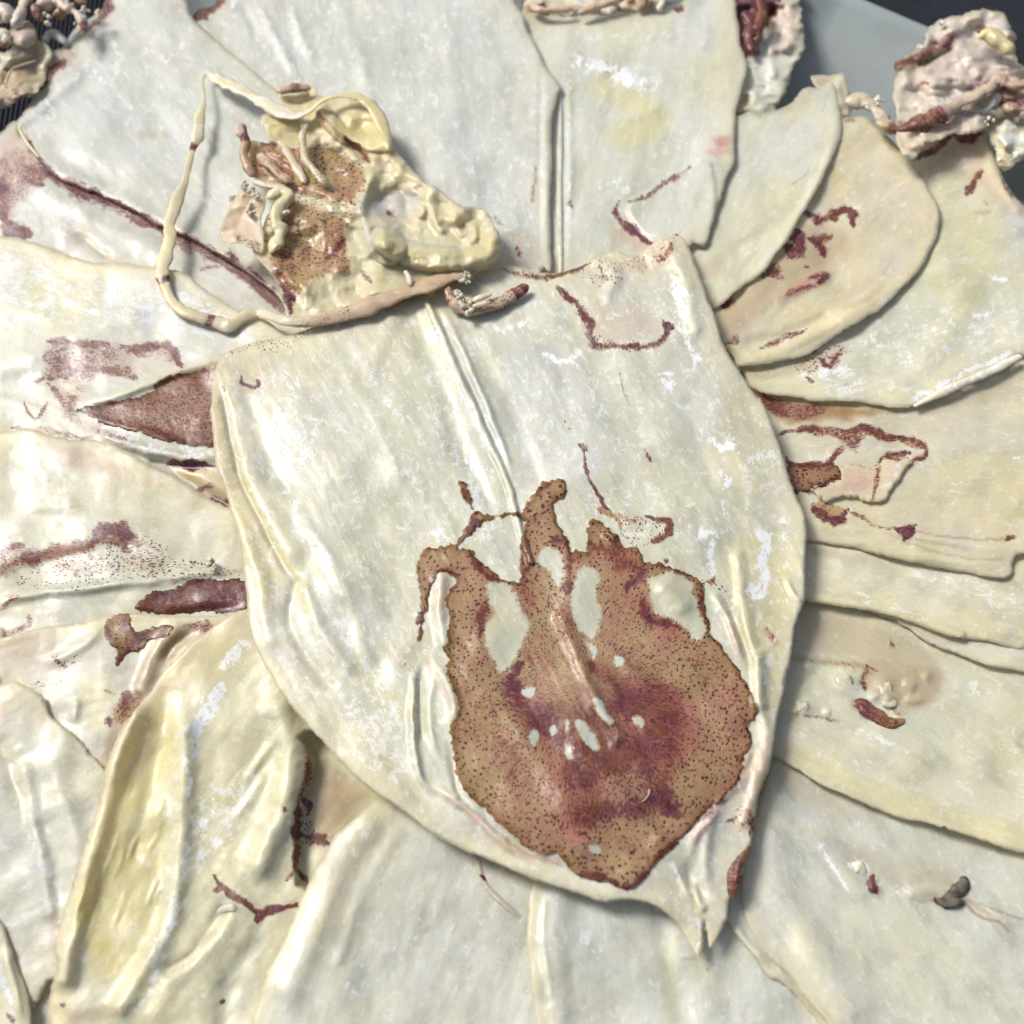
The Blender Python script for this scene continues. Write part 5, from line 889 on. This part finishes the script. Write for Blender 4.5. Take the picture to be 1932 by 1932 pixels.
tube('sucker_stalk', centre, 'H 1600,1215 1650,1205 1690,1195', [14, 14.4, 14], [4, 5, 4], .7, base=SB, dz=-1.9, seed=10)
tube('sucker_stalk', centre, 'H 1280,1045 1300,1080 1310,1120', [14, 14.4, 14], [4, 7, 5], .7, base=SB, dz=-1.9, seed=11)
beads('sucker', centre, hp('800,360 785,390', 16.5), 2.6, None, 12, 3, 4, {'powder': .8})

# ------------------------------------------------------------ heads and arms of the outer squids
def blob_head(root, outline, z, feats, base, seed, name='head', **kw):
    return sheet(name, root, outline, lambda x, y: z + 0 * x, feats, base, sp=4, T=1.8, wr=(2.6, 34), fib=1.0, seed=seed, en=3.5, **kw)

# upper left corner: head of the lowest left squid
r = squids['under_left'][0]
blob_head(r, 'L -200,600 40,590 200,500 300,530 420,480 560,520 570,650 540,800 480,950 400,1070 250,1130 120,1200 0,1230 -200,1230', 2,
  [('tan', 'p', 'L -100,850 500,700 520,900 400,1050 200,1150 0,1250 -100,1200', 10, .7), ('stain', 's', 'L 180,1080 300,1110 50,1150', 7, 1.3), ('dots', 's', 'L 0,1000 150,1040', 9, 1.), ('pink', 'p', 'L 150,560 500,560 480,750 250,700', 10, .5), ('powder', 's', 'L 0,650 200,620', 9, .7), ('h', 's', 'L 0,720 250,640 450,620', 9, 1.6)], {'tan': .15}, 201)
tube('arm', r, 'L 60,960 130,800 260,740 420,690', [6.5, 7, 6.5], [3, 3.5, 2.5], .8, base={'tan': .5, 'yellow': .8}, seed=202)
tube('arm', r, 'L 130,300 200,220 260,60 330,-80', [9, 11, 10], [14, 15, 13], .7, .3, base={'pink': .2, 'powder': .2}, seed=203, lump=.2)
tube('arm', r, 'L 420,20 500,40 640,20 780,100 880,160 950,280 1000,370', [10, 10, 9, 7], [16, 13, 12, 11, 8], .8, .3, [('stain', 's', 'L 380,60 440,150', 12, 1.2), ('stain', 's', 'L 960,250 1010,360', 7, 1.)], {'pink': .45}, seed=204, lump=.22)
tube('arm', r, 'L 380,50 410,120 440,190 460,250', [10, 9, 8], [13, 12, 8], .8, .3, base={'stain': .6, 'pink': .8}, seed=205, lump=.2)
tube('arm', r, 'L 600,180 680,150 720,130 650,220', [8, 8, 7], [11, 13, 12], .9, .2, base={'tan': 1.1}, seed=206)
tube('arm', r, 'L 860,-30 930,10 990,40', [9, 9], [12, 12, 9], .8, .2, base={'tan': 1.0, 'stain': .3}, seed=207)
tube('arm', r, 'L 500,480 560,400 640,400 740,480 760,520', [2, 2, 1], [10, 12, 10], .8, .2, base={'grey': .9, 'yellow': .3}, seed=208)
tube('arm', r, 'L -80,200 30,120 80,180 60,260', [9, 10, 9], [16, 17, 12], .8, .3, base={'pink': .3, 'powder': .5}, seed=210, lump=.25)
tube('arm', r, 'L -60,420 40,380 70,460 20,540', [8, 9, 8], [14, 14, 9], .8, .3, [('stain', 's', 'L 0,500 40,560', 7, 1.1)], {'powder': .5, 'pink': .2}, seed=211, lump=.25)
sheet('eye', r, 'L 100,400 130,270 220,230 350,260 410,340 430,440 380,520 260,545 150,500', lambda x, y: 5 + 0 * x, [('h', 's', 'L 260,390', 24, 3.2)], {'grey': .9, 'pink': .55, 'stain': .25}, sp=3, T=2, wr=(.5, 40), seed=212)
beads('sucker', r, [(x, y, 9) for x, y in P('L 790,30 830,70 960,100 980,130 910,150 940,200')], 6.5, None, 21, 4, 3, {'powder': .6, 'pink': .15})
beads('sucker', r, [(x, y, 8) for x, y in P('L 880,290 920,300 900,350 1120,150 1100,200')], 6, None, 22, 3, 3, {'powder': .6, 'pink': .15, 'tan': .2})
beads('sucker', r, [(x, y, 9) for x, y in P('L 20,80 60,170 20,220 40,450 480,100 540,210')], 7, None, 23, 5, 3, {'powder': .6, 'pink': .2})
tube('tissue_strand', r, 'L 210,1440 260,1550 320,1640 380,1720 450,1800', [1.5, 1.5, 1, .8], [4, 4, 3.5, 3], .8, base={'yellow': .6}, seed=213, H=squids['left_top'][2])

# between the broad and the square-ended squid: arms and head scraps
r = squids['square_top'][0]
blob_head(r, 'b 955,90 960,40 1000,-60 1500,-80 1700,-60 1730,20 1640,60 1500,70 1300,70 1100,90 1000,110', -1, [('tan', 'p', 'b 1500,0 1640,0 1640,70 1520,70', 6, .9), ('stain', 's', 'b 1050,30 1090,60', 7, 1.5), ('stain', 's', 'b 1400,0 1460,40', 6, .9), ('tan', 's', 'b 1150,50 1230,40', 9, .7), ('powder', 's', 'b 1250,10 1350,30', 9, .8)], {'pink': .3}, 221)
tube('arm', r, 'b 1240,70 1320,40 1420,10 1480,-30', [3, 4, 4], [10, 12, 11], .7, .3, base={'pink': .45, 'tan': .2}, seed=222, lump=.2)
tube('arm', r, 'b 1000,20 1040,50 1130,55 1220,45', [2, 3, 3], [10, 10, 8], .7, .3, base={'pink': .5, 'stain': .3}, seed=223, lump=.2)
tube('arm', r, 'b 1560,60 1580,10 1600,-40', [2, 3, 3], [13, 12, 12], .7, .3, base={'tan': .9, 'stain': .25}, seed=224, lump=.2)
tube('arm', r, 'b 1660,60 1680,10 1690,-40', [2, 3, 3], [10, 9, 10], .7, .3, base={'powder': .5}, seed=225, lump=.2)

# behind the square-ended squid: purple-black head of the narrow one
r = squids['narrow_top'][0]
blob_head(r, 'T 400,-80 740,-80 745,0 748,120 762,190 755,260 720,350 680,430 640,520 600,590 540,615 480,600 400,590 380,300', -2.5,
  [('stain', 'p', 'T 400,-60 600,-40 590,80 540,180 520,290 450,310 400,280', 9, 1.5), ('stain', 's', 'T 600,0 560,80 530,130', 8, 2.0), ('tan', 's', 'T 590,90 570,160', 7, .8), ('stain', 's', 'T 600,70 620,80', 4, 1.5), ('pink', 'p', 'T 600,0 750,0 740,250 640,300 560,260', 14, .35), ('stain','s','T 640,30 700,120',9,.4),
   ('h', 's', 'T 540,290 620,260 740,200', 9, 1.6), ('h', 's', 'T 600,0 580,120 500,300', 10, -2.0), ('h', 's', 'T 560,330 640,400', 14, 1.0), ('powder', 's', 'T 620,100 700,200', 9, .5), ('grey', 's', 'T 660,300 600,500', 16, .5)], {'grey': .25}, 231, lift=1.0)
tube('arm', r, 'T 440,60 480,120 470,200 490,280', [3, 3, 2], [12, 14, 13], .6, .3, base={'stain': .95, 'pink': .5, 'skin': .6}, seed=232, lump=.2)
tube('arm', r, 'T 520,-30 540,60 520,140 510,230', [3, 3.5, 2], [12, 14, 12], .6, .3, base={'stain': .8, 'pink': .5, 'skin': .6}, seed=233, lump=.2)

# square stub and arms behind the peach squid
r = squids['peach_fan'][0]
sheet('arm_stub', r, 'T 800,410 850,400 900,405 960,390 985,410 1005,480 1015,600 960,620 900,560 830,470', lambda x, y: -1.5 + 0 * x, [('h', 's', 'T 930,420 960,600', 9, 1.2), ('tan', 'p', 'T 800,410 890,400 860,470 810,460', 6, .5)], {'tan': .22, 'grey': .2}, sp=3.5, T=2.5, wr=(.6, 30), seed=241, en=1.5)
tube('arm', r, 'T 980,540 1080,540 1160,600 1200,660 1250,680', [1, 2, 3], [18, 20, 19, 15], .6, .3, [('tan', 's', 'T 1190,690 1250,690', 9, .8)], {'tan': .32, 'grey': .3}, seed=242, lump=.22)
beads('sucker', r, [(x, y, 3) for x, y in P('T 1150,530 1170,545 1120,600')], 5.5, None, 24, 4, 3, {'powder': 1.0})

# head of the mottled upper right squid, slumped over the tray rim
r = squids['top_right'][0]
blob_head(r, 'T 1230,500 1240,420 1300,360 1250,380 1240,340 1330,290 1400,220 1430,150 1500,110 1600,80 1700,45 1790,60 1850,110 1880,190 1885,300 1932,350 2050,380 2050,600 1900,640 1780,620 1740,640 1700,700 1560,720 1420,760 1330,840 1260,760 1250,640 1235,560', 6.5,
  [('stain', 's', 'T 1250,350 1340,310 1430,270 1540,215', 9, .9), ('tan', 's', 'T 1250,370 1400,290 1550,215', 14, .6), ('stain', 's', 'T 1490,230 1550,210', 10, 1.3), ('stain', 's', 'T 1370,450 1430,440', 7, .9), ('h', 's', 'T 1300,360 1450,270 1560,210', 8, 1.8), ('h', 's', 'T 1330,370 1480,290 1600,260', 7, -2.2), ('h', 's', 'T 1450,200 1600,120 1750,80 1850,180', 18, 2.4), ('grey', 's', 'T 1720,80 1850,140', 14, 1.2), ('stain', 's', 'T 1350,360 1480,300', 4, .8),
   ('h', 's', 'T 1400,430 1550,420 1700,480', 16, 1.8), ('h', 's', 'T 1600,300 1700,380 1900,370', 18, 1.6), ('pink', 'p', 'T 1550,350 1900,350 1932,520 1700,520 1550,450', 16, .45), ('stain', 's', 'T 1780,500 1850,540 1932,560', 9, 1.2), ('tan', 's', 'T 1830,480 1932,520', 14, .9), ('powder', 's', 'T 1550,330 1650,300', 14, .7), ('powder', 's', 'T 1350,560 1500,540 1600,480', 14, .8), ('stain', 's', 'T 1600,480 1720,450 1760,420', 5, .6), ('grey', 's', 'T 1600,420 1700,520', 12, .8), ('powder','p','T 1450,150 1750,80 1850,200 1700,260 1500,220',14,.5)],
  {'pink': .32, 'grey': .6, 'stain': .16}, 251, lift=.8)
tube('arm', r, 'T 1150,640 1250,690 1350,665 1450,630 1560,560 1640,530 1740,470 1780,430', [4, 9, 11, 11], [14, 20, 20, 18, 16, 13, 8], .6, .35, [('stain', 's', 'T 1200,690 1350,670 1480,620 1580,560', 4, .9), ('tan', 's', 'T 1190,690 1450,640', 7, .8)], {'tan': .28, 'pink': .3, 'dots': .3}, seed=252, lump=.22)
tube('arm', r, 'T 1740,470 1800,430 1880,460 1980,430', [9, 9, 8], [12, 15, 14], .6, .3, base={'pink': .5, 'tan': .2, 'dots': .4}, seed=253, lump=.25)
tube('arm', r, 'T 1820,560 1880,580 1990,600', [7, 8, 8], [13, 14, 14], .7, .3, base={'tan': .7, 'stain': .4}, seed=254, lump=.25)
tube('arm', r, 'T 1640,580 1720,590 1760,540 1800,500', [7, 8, 8], [12, 14, 9], .7, .3, base={'grey': .5, 'stain': .25}, seed=255, lump=.25)
tube('beak', r, 'T 1690,200 1740,185 1790,215 1850,260 1880,290', [13, 14, 14, 13], [10, 20, 22, 17], .8, .2, base={'yellow': 1.6, 'tan': .05}, seed=256, lump=.16)
tube('beak', r, 'T 1680,170 1720,165 1760,160', [12.5, 12], [7, 8, 7], .6, .2, base={'tan': 1.2, 'stain': .6}, seed=257)
blob_head(r, 'T 1740,700 1720,640 1800,630 1900,620 2050,640 2050,800 1900,860 1850,900 1800,880 1770,800', 3, [('powder', 'p', 'T 1750,650 1950,640 1932,800 1850,800', 12, 1.0), ('yellow', 's', 'T 1780,800 1850,850', 14, .7), ('stain', 's', 'T 1800,900 1860,850', 7, .4), ('h', 's', 'T 1800,700 1850,800', 9, 2)], {'powder': .4}, 258, name='arm_tuft')
beads('sucker', r, [(x, y, 10) for x, y in P('T 1370,240 1390,250 1480,110 1500,130')], 5, None, 25, 3, 3, {'powder': .8})
beads('sucker', r, [(x, y, 7) for x, y in P('T 1730,630 1740,640 1830,850 1880,830')], 6, None, 26, 5, 3, {'powder': 1.})

# ------------------------------------------------------------ crumbs and fibres that lie loose
def Hs(key): return squids[key][1]
def loose(name, label, cat, x, y, z, **kw):
    p = world_pt([x], [y], [z])[0]; o = empty(name, p, label, cat); root_loc[o.name] = tuple(p); return o
def zof(key, x, y): return float(Hs(key)(np.array([x]), np.array([y]))[0])
x, y = P('d 1090,1150')[0]; z = zof('left_middle', x, y) + 2.2
o = loose('crumb', 'small cream crumb lying on the spotted squid at the left', 'crumb', x, y, z)
beads('grain', o, [(x, y - 4, z), (x + 2, y + 3, z), (x - 3, y + 7, z)], 6, None, 31, 2.2, 2, {'yellow': .6})
x, y = P('i 1900,420')[0]; z = zof('right_lower', x, y) + 2.2
o = loose('curled_fibre', 'cream hair-thin fibre curled in a loop near the right edge', 'fibre', x, y, z)
tube('strand', o, 'i 1950,375 1905,382 1878,405 1880,440 1905,462 1960,460', [z, z + .6, z + .3, z + .5], [1.1, 1.2, 1.1, 1.], 1, base={'yellow': .6}, seed=32, lump=.05)
x, y = P('h 1600,750')[0]
o = loose('curled_fibre', 'short pale fibre lying on the spotted maroon skin of the centre squid', 'fibre', x, y, 11)
zz = float(Hfin(np.array([x]), np.array([y]))[0]) + .6
tube('strand', o, 'h 1612,712 1608,740 1590,765 1572,778', [zz], [.9, .9, .8], 1, base={'yellow': .4}, seed=33, lump=.05)
